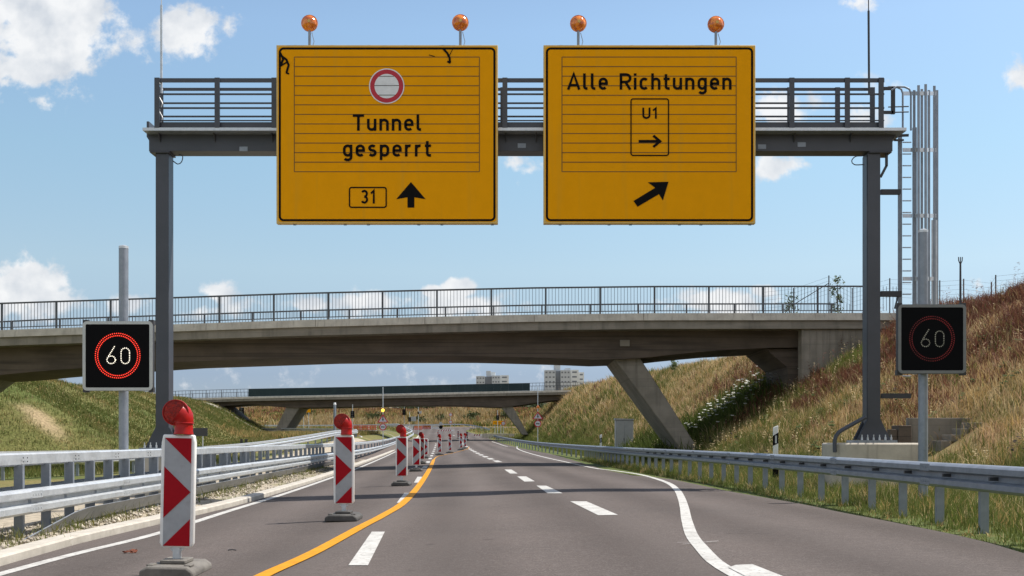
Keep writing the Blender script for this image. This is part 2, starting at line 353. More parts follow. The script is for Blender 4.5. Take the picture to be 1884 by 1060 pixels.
def build_each(mb, name, m, parent, **kw):
    """one object per connected piece of a builder"""
    n = len(mb.v); lab = list(range(n))
    def find(a):
        while lab[a] != a: lab[a] = lab[lab[a]]; a = lab[a]
        return a
    for f in mb.f:
        for a in f[1:]: lab[find(a)] = find(f[0])
    groups = {}
    for f in mb.f: groups.setdefault(find(f[0]), []).append(f)
    for fs in groups.values():
        used = sorted({a for f in fs for a in f}); ix = {a: i for i, a in enumerate(used)}; p = MB()
        p.v = [mb.v[a] for a in used]; p.f = [tuple(ix[a] for a in f) for f in fs]; p.build(name, m, parent, **kw)
def inst(me, name, parent, loc, rz=0):
    o = bpy.data.objects.new(name, me); col.objects.link(o); o.parent = parent; o.location = Vector(loc)-wloc(parent); o.rotation_euler.z = rz; return o
def rrect(x0, x1, z0, z1, r, n=5):
    out = []
    for cx, cz, a0 in ((x1-r, z1-r, 0), (x0+r, z1-r, 90), (x0+r, z0+r, 180), (x1-r, z0+r, 270)):
        out += [(cx+r*math.cos(R(a0+90*k/n)), cz+r*math.sin(R(a0+90*k/n))) for k in range(n+1)]
    return out

# ------------------------------------------------------------------ ground
def axis(segs):
    out = []
    for a, b, n in segs: out += list(np.linspace(a, b, n, endpoint=False))
    return np.array(out+[segs[-1][1]])
gx = axis([(-4500, -300, 14), (-300, -90, 21), (-90, -42, 32), (-42, 24, 132), (24, 60, 30), (60, 300, 20), (300, 4500, 14)])
gy = axis([(-300, -10, 8), (-10, 60, 140), (60, 200, 160), (200, 340, 90), (340, 600, 26), (600, 6000, 20)])
GX, GY = np.meshgrid(gx, gy); GZ = terrain(GX, GY)
def fbm(x, y, s, seed=0):
    out = np.zeros_like(x, dtype=float); a = 1.0; f = s
    r = np.random.default_rng(seed)
    for _ in range(4):
        ph = r.uniform(0, 6.28, (5, 3))
        for k in range(5):
            an = ph[k, 0]; out += a*np.sin((x*math.cos(an)+y*math.sin(an))*f*(.7+.25*k)+ph[k, 1])/5
        a *= .55; f *= 2.1
    return out
def veg_colour(x, y, h):
    """ground / herb colour by place: returns rgb and a 'dryness' value"""
    n1 = fbm(x, y, .35, 1); n2 = fbm(x, y, .9, 2)
    rt = np.interp(y, YT, RT); lt = np.interp(y, YL, LT)
    right = x > 0
    up = np.where(right, (x-rt), (lt-x))
    dry = np.where(right, np.clip(.15+up*.22+n1*.5, 0, 1), np.clip(.20+n1*.38+n2*.15, 0, 1))
    dry = np.where(y > 265, np.clip(.85+n1*.4, 0, 1), dry)
    return dry, n1, n2, up, right
def lerp(a, b, t): return np.asarray(a)[None, :]*(1-t[:, None])+np.asarray(b)[None, :]*t[:, None]
gxf, gyf, gzf = GX.ravel(), GY.ravel(), GZ.ravel()
dry, n1, n2, up, right = veg_colour(gxf, gyf, gzf)
gc = lerp((.085, .105, .030), (.27, .19, .085), dry)
red = np.clip((up-5)*.2+n2*.9, 0, 1)*right*(gyf < 75)
gc = gc*(1-red[:, None]*.8)+np.array((.15, .075, .04))*red[:, None]*.8
s = gxf+.065*gyf
med = ((s < -4.5) & (s > -9.5) & (gyf < 120))
gc[med] = (.36, .31, .24)
soil = np.clip(1.3-np.hypot((gxf+25.2)/1.35, (gyf-58.0+.25*(gxf+25.2))/.62)+.6*n2, 0, 1)*(gxf < -10)
gc = gc*(1-soil[:, None])+np.array((.31, .235, .14))*soil[:, None]
me = bpy.data.meshes.new('ground'); nx, ny = len(gx), len(gy)
idx = np.arange(nx*ny).reshape(ny, nx)
quads = np.stack([idx[:-1, :-1], idx[:-1, 1:], idx[1:, 1:], idx[1:, :-1]], -1).reshape(-1, 4)
me.from_pydata(np.stack([gxf, gyf, gzf], -1).tolist(), [], quads.tolist())
ca = me.color_attributes.new('Col', 'FLOAT_COLOR', 'POINT'); ca.data.foreach_set('color', np.concatenate([gc, np.ones((len(gc), 1))], 1).astype('f').ravel())
me.polygons.foreach_set('use_smooth', [True]*len(me.polygons)); me.materials.append(M['ground'])
go = bpy.data.objects.new('ground', me); col.objects.link(go); tag(go, kind='structure')

# ------------------------------------------------------------------ roads
def path_px(pts): return [G(*p) for p in pts]
kerb_p = [Vector((-4.6, -20, 0)), Vector((-4.75, 4, 0))]+path_px([(0, 1041), (150, 998), (293, 964), (420, 934), (520, 905), (612, 875), (690, 845)])+[Vector((-11.0, 100, 0)), Vector((-13.6, 140, 0)), Vector((-15.5, 175, 0)), Vector((-17.3, 203, 0)), Vector((-21, 226, 0)), Vector((-29, 243, 0)), Vector((-60, 262, 0))]
edge_p = [Vector((4.9, -20, 0)), Vector((4.75, 4, 0))]+path_px([(1884, 1018), (1829, 1001), (1759, 984), (1689, 970), (1619, 956), (1549, 943), (1480, 928), (1410, 916), (1340, 903.6), (1290, 893), (1237, 882), (1186, 876), (1120, 866)])+[Vector((2.75, 80, 0)), Vector((.1, 120, 0)), Vector((-2.6, 160, 0)), Vector((-6, 200, 0)), Vector((-10, 240, 0)), Vector((-4, 262, 0))]
def interp_path(pts, ys): 
    a = sorted((p.y, p.x) for p in spline(pts, 2)); return np.interp(ys, [q[0] for q in a], [q[1] for q in a])
def road(name, ys, xl, xr, nc, m, lift):
    mb = MB()
    for y, a, b in zip(ys, xl, xr):
        for k in range(nc+1):
            x = a+(b-a)*k/nc; mb.v.append((x, y, float(zbase(x, y))+lift))
    for j in range(len(ys)-1):
        for k in range(nc): mb.f.append((j*(nc+1)+k, j*(nc+1)+k+1, (j+1)*(nc+1)+k+1, (j+1)*(nc+1)+k))
    return tag(mb.build(name, m, smooth=60, fix=False), kind='structure')
ys = axis([(-20, 60, 80), (60, 262, 101)])
road('main_road', ys, interp_path(kerb_p, ys)+.02, interp_path(edge_p, ys), 22, 'asphalt', 0)
def ribbon(name, center, widths, m, lift=.005, step=.5, smooth=True):
    pts = spline(center, step) if smooth else [Vector(p) for p in center]
    n = len(pts); ws = np.interp(np.linspace(0, 1, n), np.linspace(0, 1, len(widths)), widths); mb = MB()
    for i, p in enumerate(pts):
        d = pts[min(i+1, n-1)]-pts[max(i-1, 0)]; d.z = 0; d.normalize(); nn = Vector((d.y, -d.x, 0))*ws[i]/2
        for q in (p-nn, p+nn): mb.v.append((q.x, q.y, float(zbase(q.x, q.y))+lift))
    for i in range(n-1): mb.f.append((2*i, 2*i+1, 2*i+3, 2*i+2))
    return tag(mb.build(name, m, smooth=0, fix=False), kind='structure')
# left carriageway (ramp coming round the curve beyond the median barrier)
lc = [(-12.4, -20, 0), (-12.6, 15, 0), (-12.4, 30, 0), (-11.4, 50, 0), (-12.6, 80, 0), (-14.1, 110, 0), (-16.4, 140, 0), (-20, 165, 0), (-25, 188, 0), (-36, 206, 0), (-58, 220, 0), (-100, 230, 0)]
ribbon('side_road', lc, [10, 10, 9, 5.5, 4.8, 6, 8, 11, 12, 12, 12, 12], 'asphalt_old', .0, 2)
ribbon('side_road_line', [(x+1.9-.0*y, y, 0) for x, y, z in lc[2:7]]+[(-16.5, 163, 0), (-22, 181, 0), (-36, 194, 0), (-62, 206, 0)], [.16, .16, .18, .22], 'white_paint', .006, 2)
ribbon('side_road_line', [(x-1.9, y, 0) for x, y, z in lc[2:6]]+[(-19.5, 140, 0), (-25, 158, 0), (-36, 168, 0), (-60, 176, 0)], [.16, .16, .18, .22], 'white_paint', .006, 2)
ribbon('cross_road', [(-110, 268, 0), (-60, 266, 0), (-20, 264, 0), (40, 258, 0)], [9, 9], 'asphalt_old', .012, 3)
ribbon('slip_road', [(-7, 205, 0), (0, 203, 0), (12, 198, 0), (30, 190, 0)], [16, 16], 'asphalt_old', .012, 2)
# markings
edge_line = [Vector((-4.55, -20, 0)), Vector((-4.6, 4, 0))]+path_px([(0, 1057), (145, 1018), (290, 982), (420, 941), (520, 910), (605, 881), (660, 861), (705, 842), (733, 829)])+[Vector((-12.8, 140, 0)), Vector((-14.7, 175, 0)), Vector((-16.6, 205, 0))]
ribbon('edge_line', edge_line, [.15, .15, .15, .17, .17], 'white_paint')
yl = path_px([(440, 1085), (489.6, 1058), (579, 1017), (665, 970), (705, 949), (744, 924), (773, 891), (790.7, 863), (798, 846)])
ribbon('yellow_line', yl, [.15, .155, .16, .17, .17, .17], 'yellow_paint', .011, .3)
yl2 = path_px([(798, 846), (806, 840), (830, 834.5), (848, 830), (860, 826), (863, 822)])
ribbon('yellow_line', yl2, [.075, .06], 'yellow_paint', .011, .5)
rl = path_px([(1091, 861), (1129, 866), (1174, 872.7), (1205.7, 880.7), (1231, 890), (1245, 901), (1253, 915), (1259, 934), (1263, 955.5), (1272.6, 985), (1291.7, 1009.7), (1315, 1034), (1350, 1056), (1388, 1076), (1430, 1098)])
rl = [Vector((.55, 120, 0)), G(954, 826.8), G(992, 839), G(1040, 850)]+rl
ribbon('edge_line', rl, [.15, .15, .15, .145, .14, .14, .135, .14], 'white_paint', .005, .3)
ribbon('edge_line', [G(905, 812.6), G(916.6, 816.4), G(935.5, 822), (.55, 120.3, 0)], [.15, .15], 'white_paint', .005, 2)
blk = MB(); q = [G(1340, 1046), G(1354, 1041.5), G(1384, 1040), G(1480, 1078), G(1440, 1092), G(1390, 1072)]
blk.poly([(p.x, p.y, p.z+.010) for p in q]); tag(blk.build('edge_line', 'white_paint', smooth=0, fix=False), kind='structure')
for p, q2 in (((1246, 1000), (1323, 999)), ((1255, 1003.5), (1322, 997))):
    a, b = G(*p), G(*q2); ribbon('setting_out_mark', [a, b], [.012, .012], 'white_paint', .0125, .2, False)
def dash(quad, m='white_paint'):
    mb = MB(); mb.poly([(p.x, p.y, p.z+.0055) for p in (G(*q) for q in quad)]); tag(mb.build('lane_dash', m, smooth=0, fix=False), kind='structure')
dash([(641, 1041), (677, 1041), (708, 979), (684, 979)])
dash([(730, 925.5), (743, 925.5), (753.5, 907.5), (744, 907.5)])
dash([(761.5, 888.5), (772, 888.5), (776.5, 877.5), (768, 877.5)])
dash([(1100.5, 948.5), (1137, 948), (1079, 923), (1049, 923)])
dash([(1007.5, 908), (1035, 908), (1005, 894), (987, 894)])
dash([(965, 886.5), (984, 886), (968, 876.8), (951.5, 876.8)])
dash([(938.5, 871.5), (952.5, 871.5), (941, 864.2), (928, 864.2)])
def dashes(px0, Y0, n, per, length, w, slope=-.065):
    for i in range(n):
        y = Y0+i*per; x = px0+slope*(y-Y0); mb = MB()
        mb.poly([(x+a+slope*b, y+b, float(zbase(x+a+slope*b, y+b))+.0055) for a, b in ((-w/2, 0), (w/2, 0), (w/2, length), (-w/2, length))])
        tag(mb.build('lane_dash', 'white_paint', smooth=0, fix=False), kind='structure')
dashes(-.60, 51.5, 15, 7.2, 4.0, .30)
dashes(-3.55, 44, 10, 10.4, 4.2, .2)
dashes(-7.5, 172, 4, 12, 4, .2, -.12); dashes(-14, 214, 4, 9, 4, .25, -.7); dashes(-11.8, 80, 5, 12, 4, .15)
# kerb
kp = [Vector((p.x, p.y, float(zbase(p.x, p.y)))) for p in spline(kerb_p[:-3], 1.2)]
tag(MB().sweep(kp, [(.0, -.08), (.0, .075), (-.025, .095), (-.22, .10), (-.22, -.08)]).build('kerb', 'kerb'), kind='structure')

# ------------------------------------------------------------------ lettering
def arc(cx, cy, rx, ry, a0, a1, n=10):
    return [(cx+rx*math.cos(R(a0+(a1-a0)*k/n)), cy+ry*math.sin(R(a0+(a1-a0)*k/n))) for k in range(n+1)]
BOWL = arc(.25, .46, .18, .20, 0, 180)+arc(.25, .27, .18, .20, 180, 360)+[(.43, .46)]
GL = {
 'T': (.60, [[(0, .93), (.60, .93)], [(.30, .93), (.30, 0)]]),
 'u': (.50, [[(.07, .73)]+arc(.25, .25, .18, .18, 180, 360), [(.43, .73), (.43, 0)]]),
 'n': (.50, [[(.07, 0), (.07, .73)], arc(.25, .48, .18, .18, 180, 0)+[(.43, 0)]]),
 'h': (.50, [[(.07, 0), (.07, 1)], arc(.25, .48, .18, .18, 180, 0)+[(.43, 0)]]),
 'e': (.50, [[(.07, .37), (.43, .37)]+arc(.25, .46, .18, .20, 0, 180)+arc(.25, .27, .18, .20, 180, 315)]),
 'l': (.25, [[(.07, 1)]+arc(.19, .19, .12, .12, 180, 270, 5)+[(.24, .07)]]),
 'g': (.50, [BOWL, [(.43, .73)]+arc(.25, -.05, .18, .16, 0, -150)]),
 's': (.45, [arc(.225, .52, .155, .14, 35, 270, 9)[:-1]+arc(.22, .225, .165, .155, 90, -145, 10)]),
 'p': (.50, [BOWL, [(.07, .73), (.07, -.22)]]),
 'r': (.36, [[(.07, 0), (.07, .73)], arc(.26, .45, .19, .21, 180, 75)]),
 't': (.33, [[(.13, .95)]+arc(.25, .19, .12, .12, 180, 270, 5)+[(.33, .07)], [(0, .66), (.33, .66)]]),
 'A': (.68, [[(.04, 0), (.34, .97), (.64, 0)], [(.14, .27), (.54, .27)]]),
 'R': (.60, [[(.07, 0), (.07, .93), (.34, .93)]+arc(.34, .70, .23, .23, 90, -90)+[(.07, .47)], [(.32, .47), (.57, 0)]]),
 'i': (.14, [[(.07, 0), (.07, .73)], [(.07, .86), (.07, 1)]]),
 'c': (.46, [arc(.25, .46, .18, .20, 40, 180)+arc(.25, .27, .18, .20, 180, 320)]),
 'U': (.64, [[(.07, 1)]+arc(.32, .31, .25, .24, 180, 360)+[(.57, 1)]]),
 '1': (.34, [[(.02, .74), (.24, .95), (.24, 0)]]),
 '3': (.56, [arc(.27, .72, .20, .21, 150, -90, 12)[:-1]+[(.27, .51)], arc(.27, .29, .22, .22, 90, -150, 12)]),
 '6': (.54, [[(.42, 1), (.13, .45)], arc(.27, .28, .20, .21, 0, 360, 20)]),
 '0': (.54, [arc(.27, .70, .20, .23, 0, 180)+arc(.27, .30, .20, .23, 180, 360)+[(.47, .70)]]),
 ' ': (.30, [])}
def stroke_polys(pts, w, closed=False):
    """ribbon quads with mitred joins"""
    p = [Vector((a, b)) for a, b in pts]; q = [p[0]]
    for a in p[1:]:
        if (a-q[-1]).length > 1e-5: q.append(a)
    closed = closed or ((q[0]-q[-1]).length < 1e-4 and len(q) > 3)
    if closed and (q[0]-q[-1]).length < 1e-4: q.pop()
    n = len(q); L_, R_ = [], []
    for i in range(n):
        d0 = (q[i]-q[i-1]) if (i > 0 or closed) else None; d1 = (q[(i+1) % n]-q[i]) if (i < n-1 or closed) else None
        d0 = (d0 or d1).normalized(); d1 = (d1 or d0).normalized()
        t = (d0+d1).normalized(); nn = Vector((-t.y, t.x)); k = min(1/max(nn.dot(Vector((-d0.y, d0.x))), .4), 2.0)
        L_.append(q[i]+nn*w/2*k); R_.append(q[i]-nn*w/2*k)
    return [[L_[i], L_[(i+1) % n], R_[(i+1) % n], R_[i]] for i in range(n if closed else n-1)]
class Face:
    """flat artwork on a sign: pixel-measured points put on the sign's own plane, each layer a hair proud of the one below"""
    def __init__(s, Y): s.Y = Y; s.mbs = {}; s.k = 0
    def mb(s, key): return s.mbs.setdefault(key, MB())
    def poly(s, key, pts, lay): s.mb(key).poly([P(a, b, s.Y-lay) for a, b in pts])
    def stroke(s, key, pts, w, lay, closed=False):
        s.k += 1
        for pl in stroke_polys(pts, w, closed): s.mb(key).poly([P(a.x, a.y, s.Y-lay-.0005*(s.k % 7)) for a in pl])
    def text(s, key, txt, x0, x1, base, cap, w, lay, track=.16):
        tot = sum(GL[c][0]+track for c in txt)-track; sx = (x1-x0)/tot; x = 0
        for c in txt:
            for st in GL[c][1]: s.stroke(key, [(x0+(x+a)*sx, base-b*cap) for a, b in st], w, lay)
            x += GL[c][0]+track
def rpx(x0, x1, y0, y1, r): return rrect(x0, x1, y0, y1, r)

# ------------------------------------------------------------------ gantry
YG = 24.4; k = YG/F
gan = thing('sign_gantry', 'dark grey steel gantry spanning the road with railed walkway and two box posts', 'gantry', P(942, 812, YG))
b = MB(); z = P(0, 283, YG).z; zt = P(0, 243, YG).z; xl, xr = P(280, 0, YG).x, P(1636, 0, YG).x
b.box(xl, xr, YG-.22, YG+.22, z, zt); b.box(xl+.02, xl+.46, YG-.235, YG+.235, z-.035, z-.003); b.box(xr-.52, xr-.02, YG-.235, YG+.235, z-.035, z-.003)
for px in (300, 400, 505, 930, 985, 1455, 1558):
    x = P(px, 0, YG).x; b.prism([(x, YG-.223, zt-.01), (x, YG-.46, zt-.01), (x, YG-.223, zt-.3)], (.02, 0, 0)); b.prism([(x, YG+.223, zt-.01), (x, YG+.62, zt-.01), (x, YG+.223, zt-.3)], (.02, 0, 0))
b.prism([(xl-.06, YG-.2, P(0, 228, YG).z), (xl-.003, YG-.2, P(0, 228, YG).z), (xl-.003, YG-.2, zt-.25), (xl-.06, YG-.2, zt-.16)], (0, .4, 0))
b.prism([(xr+.003, YG-.2, zt+.02), (xr+.12, YG-.2, zt+.02), (xr+.12, YG-.2, zt-.08), (xr+.003, YG-.2, zt-.24)], (0, .4, 0))
b.build('beam', 'gantry', gan, bevel=.006)
b = MB()
for px, py in ((1402, 270), (1475, 266), (448, 274), (960, 268)):
    q0 = P(px, py, YG-.226); b.box(q0.x-.09, q0.x+.09, YG-.228, YG-.221, q0.z-.05, q0.z+.05)
build_each(b, 'inspection_plate', 'galv_dark', gan)
w = MB(); zf = P(0, 241, YG-.5).z
w.box(xl-.03, xr+.2, YG-.52, YG+.62, zf, zf+.055); w.build('walkway', 'galv_dark', gan)
w = MB(); w.box(xl-.03, xr+.19, YG-.55, YG-.525, zf-.005, zf+.06); w.build('walkway_edge', 'galv_bright', gan)
def railing(yo, posts, x0, x1, zs, name):
    r = MB(); yb = YG+yo
    for zz, h in zs: r.box(x0, x1, yb-.02, yb+.02, zz-h/2, zz+h/2)
    for x in posts: r.box(x-.055, x+.055, yb-.055, yb-.022, zf+.055, zs[0][0]+zs[0][1]/2+.002)
    r.build(name, 'gantry', gan)
    t = MB(); t.box(x0, x1, yb+.022, yb+.030, zf+.058, zf+.20); t.build('toe_board', 'gantry', gan)
pf = [P(p, 0, YG-.5).x for p in (290, 400.5, 505, 610, 715, 820, 929, 1035, 1140, 1245, 1350, 1456, 1558, 1620)]
zz = lambda y: P(0, y, YG-.5).z
railing(-.5, pf, pf[0]-.05, pf[-1]+.08, [(zz(148), .085), (zz(173.5), .032), (zz(199), .032), (zz(222), .02)], 'railing')
pr = [P(p, 0, YG+.6).x for p in (297, 401, 507, 611, 716, 820, 925, 1031, 1136, 1240, 1346, 1452, 1540, 1604)]
z2 = lambda y: P(0, y, YG+.6).z
railing(.6, pr, pr[0]-.05, pr[-1]+.05, [(z2(164.5), .06), (z2(190), .032), (z2(214.5), .032)], 'railing')
sl_ = MB()                                                   # bright slots in the toe board
for a, c in zip(pf[:-1], pf[1:]):
    for j in range(5):
        x = a+.1+(c-a-.2)*(j+.5)/5; sl_.prism([(x-.008, YG-.475, zf+.09), (x+.008, YG-.475, zf+.09), (x+.014, YG-.475, zf+.135), (x-.002, YG-.475, zf+.135)], (0, .001, 0))
sl_.build('toe_board_slots', 'galv_bright', gan)
t = MB(); t.box(pf[0]-.05, pf[-1]+.08, YG-.4745, YG-.468, zf+.058, zf+.20); t.build('toe_board', 'gantry', gan)
for px, pyb in ((298.5, 826), (1608, 812)):
    c = P(px, 0, YG-.17).x; zb = P(0, pyb, YG).z; p = MB(); hw = .143
    p.box(c-hw, c+hw, YG-.17, YG+.17, zb+.02, z-.036)
    p.box(c-hw-.012, c-hw-.002, YG-.15, YG+.15, zb+.4, z-.05)
    post = p.build('post', 'gantry', gan, bevel=.02)
    f = MB()
    zt_ = P(0, pyb-40, YG).z
    for sy in (-.173, .165):
        f.prism([(c-hw-.003, YG+sy, zt_), (c+hw+.003, YG+sy, zt_), (c+.37, YG+sy, zb+.03), (c-.37, YG+sy, zb+.03)], (0, .008 if sy > 0 else -.008, 0))
    for sx in (-1, 1):
        for yy_ in (-.12, .12):
            f.prism([(c+sx*(hw+.003), YG+yy_, zt_), (c+sx*.36, YG+yy_, zb+.03), (c+sx*(hw+.003), YG+yy_, zb+.03)], (0, .02, 0))
    f.build('base_flare', 'gantry', post)
    f = MB(); f.box(c-.43, c+.43, YG-.43, YG+.43, zb-.035, zb+.025); f.build('base_plate', 'galv_dark', post)
    n = MB()
    for i in range(6): n.lathe([(.022, 0), (.022, .06), (.012, .06), (.012, .12)], (c-.33+.13*i, YG-.36, zb+.026), 6)
    build_each(n, 'anchor_bolt', 'galv', post)
fd = MB(); c = P(1607, 0, YG).x; zb = P(0, 812, YG).z-.037
prof = [(x*.62*.5 if 0 else x, y) for x, y in []]
ring = [(c-.72+.42*math.cos(a)*1.0, YG+.5*math.sin(a)) for a in np.linspace(math.pi/2, 3*math.pi/2, 12)]+[(c+.72+.42*math.cos(a), YG+.5*math.sin(a)) for a in np.linspace(-math.pi/2, math.pi/2, 12)]
fd.prism([(a, bb, .0) for a, bb in ring], (0, 0, zb))
fd.build('foundation', 'concrete_light', gan, bevel=.04)
fd = MB(); c2 = P(302, 0, YG).x; zb2 = P(0, 826, YG).z-.037
fd.prism([(c2+a-c, bb, -.3) for a, bb in ring], (0, 0, zb2+.3)); fd = MB(); fd.box(c2-.46, c2+.42, YG-.48, YG+.48, -.3, zb2); fd.build('foundation', 'concrete_light', gan, bevel=.04)
cp = MB(); cp.tube(spline([P(1592, 768, YG-.26), P(1566, 782, YG-.3), P(1543, 796, YG-.42), P(1536, 810, YG-.46), P(1536, 832, YG-.50)], .08), .045, 8); cp.build('cable_conduit', 'gantry', gan)
ar = MB(); ar.box(P(1622, 0, YG).x, P(1675, 0, YG).x, YG-.05, YG+.05, P(0, 733, YG).z, P(0, 724, YG).z); ar.build('bracket_arm', 'dark_metal', gan)
ar = MB(); ar.box(P(1620, 0, YG).x, P(1658, 0, YG).x, YG-.05, YG+.05, P(0, 546, YG).z, P(0, 536, YG).z); ar.bar(P(1652, 546, YG), P(1646, 568, YG), .03, .03); ar.build('bracket_arm', 'dark_metal', gan)
ar = MB(); ar.box(P(1620, 0, YG).x, P(1656, 0, YG).x, YG-.05, YG+.05, P(0, 358, YG).z, P(0, 349, YG).z); ar.build('bracket_arm', 'dark_metal', gan)
cb = MB(); cb.tube(spline([P(329, 284, YG-.15), P(336, 287, YG-.16), P(334, 298, YG-.17), P(327, 302, YG-.18), P(318, 296, YG-.16)], .04), .012, 6); cb.tube(spline([P(1587, 287, YG-.2), P(1574, 288, YG-.2), P(1567, 296, YG-.2), P(1572, 303, YG-.2), P(1590, 303, YG-.2)], .04), .012, 6)
cb.bar(P(1631, 262, YG-.1), P(1631, 306, YG-.1), .05, .05); cb.bar(P(1631, 305, YG-.1), P(1620, 326, YG-.1), .05, .05); build_each(cb, 'cable', 'dark_metal', gan)
lr = MB(); lr.tube([P(297, 172, YG-.45), P(297, 10, YG-.45)], .028, 8); lr.tube([P(297, 10, YG-.45), P(297.4, -70, YG-.45)], .012, 6); lr.build('lightning_rod', 'galv', gan)
lr = MB(); lr.tube([P(1599, 172, YG+.45), P(1598, 20, YG+.45)], .026, 8); lr.tube([P(1598, 20, YG+.45), P(1597.5, -70, YG+.45)], .012, 6); lr.build('lightning_rod', 'dark_metal', gan)
cw = MB(); cw.tube(spline([P(293+6*(i % 2), 152+13*i, YG-.40-.04*(i % 2)) for i in range(7)], .05), .012, 6); cw.build('coiled_cable', 'white_plastic', gan)

# caged ladder at the right end
lad = thing('caged_ladder', 'galvanised caged ladder hanging beside right gantry post', 'ladder', P(1690, 690, YG))
xa, xb = P(1663, 0, YG).x, P(1669, 0, YG).x
for px, dy in ((1661, .18), (1676, -.22)):
    r = MB(); r.box(P(px-3.5, 0, YG).x, P(px+3.5, 0, YG).x, YG+dy-.02, YG+dy+.02, P(0, 690, YG).z, P(0, 240, YG).z)
    q = [P(px, 240, YG+dy), P(px, 172, YG+dy), P(px-3, 164, YG+dy), P(px-12, 160, YG+dy), P(px-26, 160, YG+dy), P(px-36, 166, YG+dy)]
    r.tube(q, .022, 6); r.build('ladder_rail', 'galv_dark', lad)
r = MB()
for i in range(21): r.tube([P(1661, 262+21.5*i, YG+.18), P(1676, 262+21.5*i, YG-.22)], .014, 6)
build_each(r, 'rung', 'galv', lad)
r = MB()
for y in (197, 207): r.tube([P(1634, y, YG), P(1672, y-1, YG-.1)], .014, 6)
r.bar(P(1622, 163, YG-.1), P(1643, 163, YG-.1), .06, .06); r.bar(P(1643, 160, YG-.1), P(1643, 210, YG-.1), .08, .06); r.bar(P(1622, 207, YG-.1), P(1643, 207, YG-.1), .06, .06)
r.bar(P(1640, 250, YG), P(1672, 249, YG-.1), .05, .05); r.bar(P(1646, 258, YG), P(1662, 258, YG+.1), .04, .04); build_each(r, 'gate_bar', 'dark_metal', lad)
cage = [(1676, -.22), (1690, -.50), (1703, -.50), (1718, -.30), (1722, .0), (1705, .30), (1685, .30), (1661, .18)]
for y in (172, 276, 397, 513):
    hp = MB(); pts = [P(px, y, YG+dy) for px, dy in cage]
    for a, c_ in zip(pts[:-1], pts[1:]): hp.bar(a, c_, .014, .085)
    hp.build('cage_hoop', 'galv_bright', lad)
for px, dy, top in ((1690, -.52, 157), (1682, -.37, 166), (1703, -.52, 155), (1709, -.42, 166), (1719, -.30, 158), (1724, .0, 166), (1696, .32, 164)):
    cbm = MB(); cbm.bar(P(px, top, YG+dy), P(px, 562, YG+dy), .055, .014, (0, 1, 0)); cbm.build('cage_bar', 'galv_dark', lad)
cbm = MB(); cbm.bar(P(1719, 405, YG-.29), P(1719, 560, YG-.29), .13, .01, (0, 1, 0)); cbm.build('cage_panel', 'galv', lad)

# ------------------------------------------------------------------ big yellow signs
YS = YG-.75
def sign_board(x0, x1, y0, y1, label, draw, lamps):
    o = thing('direction_sign', label, 'road sign', P((x0+x1)/2, y1, YS), 'yellow detour signs hung on the gantry')
    fr = MB(); a, c_ = P(x0, y1, YS), P(x1, y0, YS)
    fr.box(a.x, c_.x, YS, YS+.16, a.z, c_.z); fr.build('case', 'sign_edge', o, bevel=.008)
    d = 3.2
    f = MB(); p0, p1 = P(x0+d, y1-d, YS), P(x1-d, y0+d, YS); f.prism([(q[0], YS-.004, q[1]) for q in rrect(p0.x, p1.x, p0.z, p1.z, .06)], (0, .0035, 0)); f.build('face', 'sign_yellow', o)
    br = MB()
    for i in range(6):
        x = a.x+(c_.x-a.x)*(i+.5)/6; br.box(x-.04, x+.04, YS+.161, YS+.40, a.z+.5, a.z+.58); br.box(x-.04, x+.04, YS+.161, YS+.40, c_.z-1.55, c_.z-1.47)
        br.box(x-.03, x+.03, YS+.05, YS+.11, c_.z, c_.z+.018); br.box(x-.05+.3*(i % 2), x+.01+.3*(i % 2), YS+.05, YS+.11, a.z-.02, a.z)
    build_each(br, 'bracket', 'galv_dark', o)
    fc = Face(YS); i = 6.3
    fc.stroke('border', rpx(x0+i, x1-i, y0+i, y1-i, 7), 4.0, .0055, True)
    draw(fc)
    for key, m_, nm in (('border', 'black', 'border'), ('lines', 'line_brown', 'slat_lines'), ('text', 'black', 'lettering'), ('rim', 'sign_white', 'prohibition_rim'), ('ring', 'sign_red', 'prohibition_ring'), ('disc', 'sign_white', 'prohibition_disc'), ('frame', 'black', 'route_box'), ('arrow', 'black', 'arrow'), ('scrib', 'black', 'tape_residue')):
        if key in fc.mbs: fc.mbs[key].build(nm, m_, o, smooth=0, fix=False)
    for px, py in lamps:
        cpos = P(px, py, YS+.07); lt_ = MB(); lt_.tube([cpos-Vector((0, 0, .13)), Vector((cpos.x, cpos.y, c_.z+.0))], .030, 8)
        lt_.tube([cpos+Vector((.05, 0, -.2)), Vector((cpos.x+.1, cpos.y, c_.z+.1)), Vector((cpos.x+.07, cpos.y, c_.z))], .008, 5); st = lt_.build('lamp_stem', 'galv_dark', o)
        g = MB(); g.lathe([(.02, -.12), (.10, -.10), (.155, -.04), (.165, 0), (.155, .04), (.10, .10), (.02, .12)], cpos, 20, 'y'); g.build('lamp_globe', 'amber', st)
        g = MB(); g.lathe([(.168, -.022), (.182, -.018), (.182, .018), (.168, .022)], cpos, 20, 'y'); g.build('lamp_rim', 'amber', st)
        g = MB(); g.lathe([(.035, -.128), (.035, -.121)], cpos+Vector((.01, 0, .01)), 8, 'y'); g.build('lamp_reflector', 'sign_edge', st)
    return o
def slats(fc, x0, x1, y0, y1):
    for i in range(13):
        y = y0+(y1-y0)*i/12; fc.stroke('lines', [(x0, y), (x1, y)], 1.5, .007)
    for x in (x0, x1): fc.stroke('lines', [(x, y0), (x, y1)], 1.5, .009)
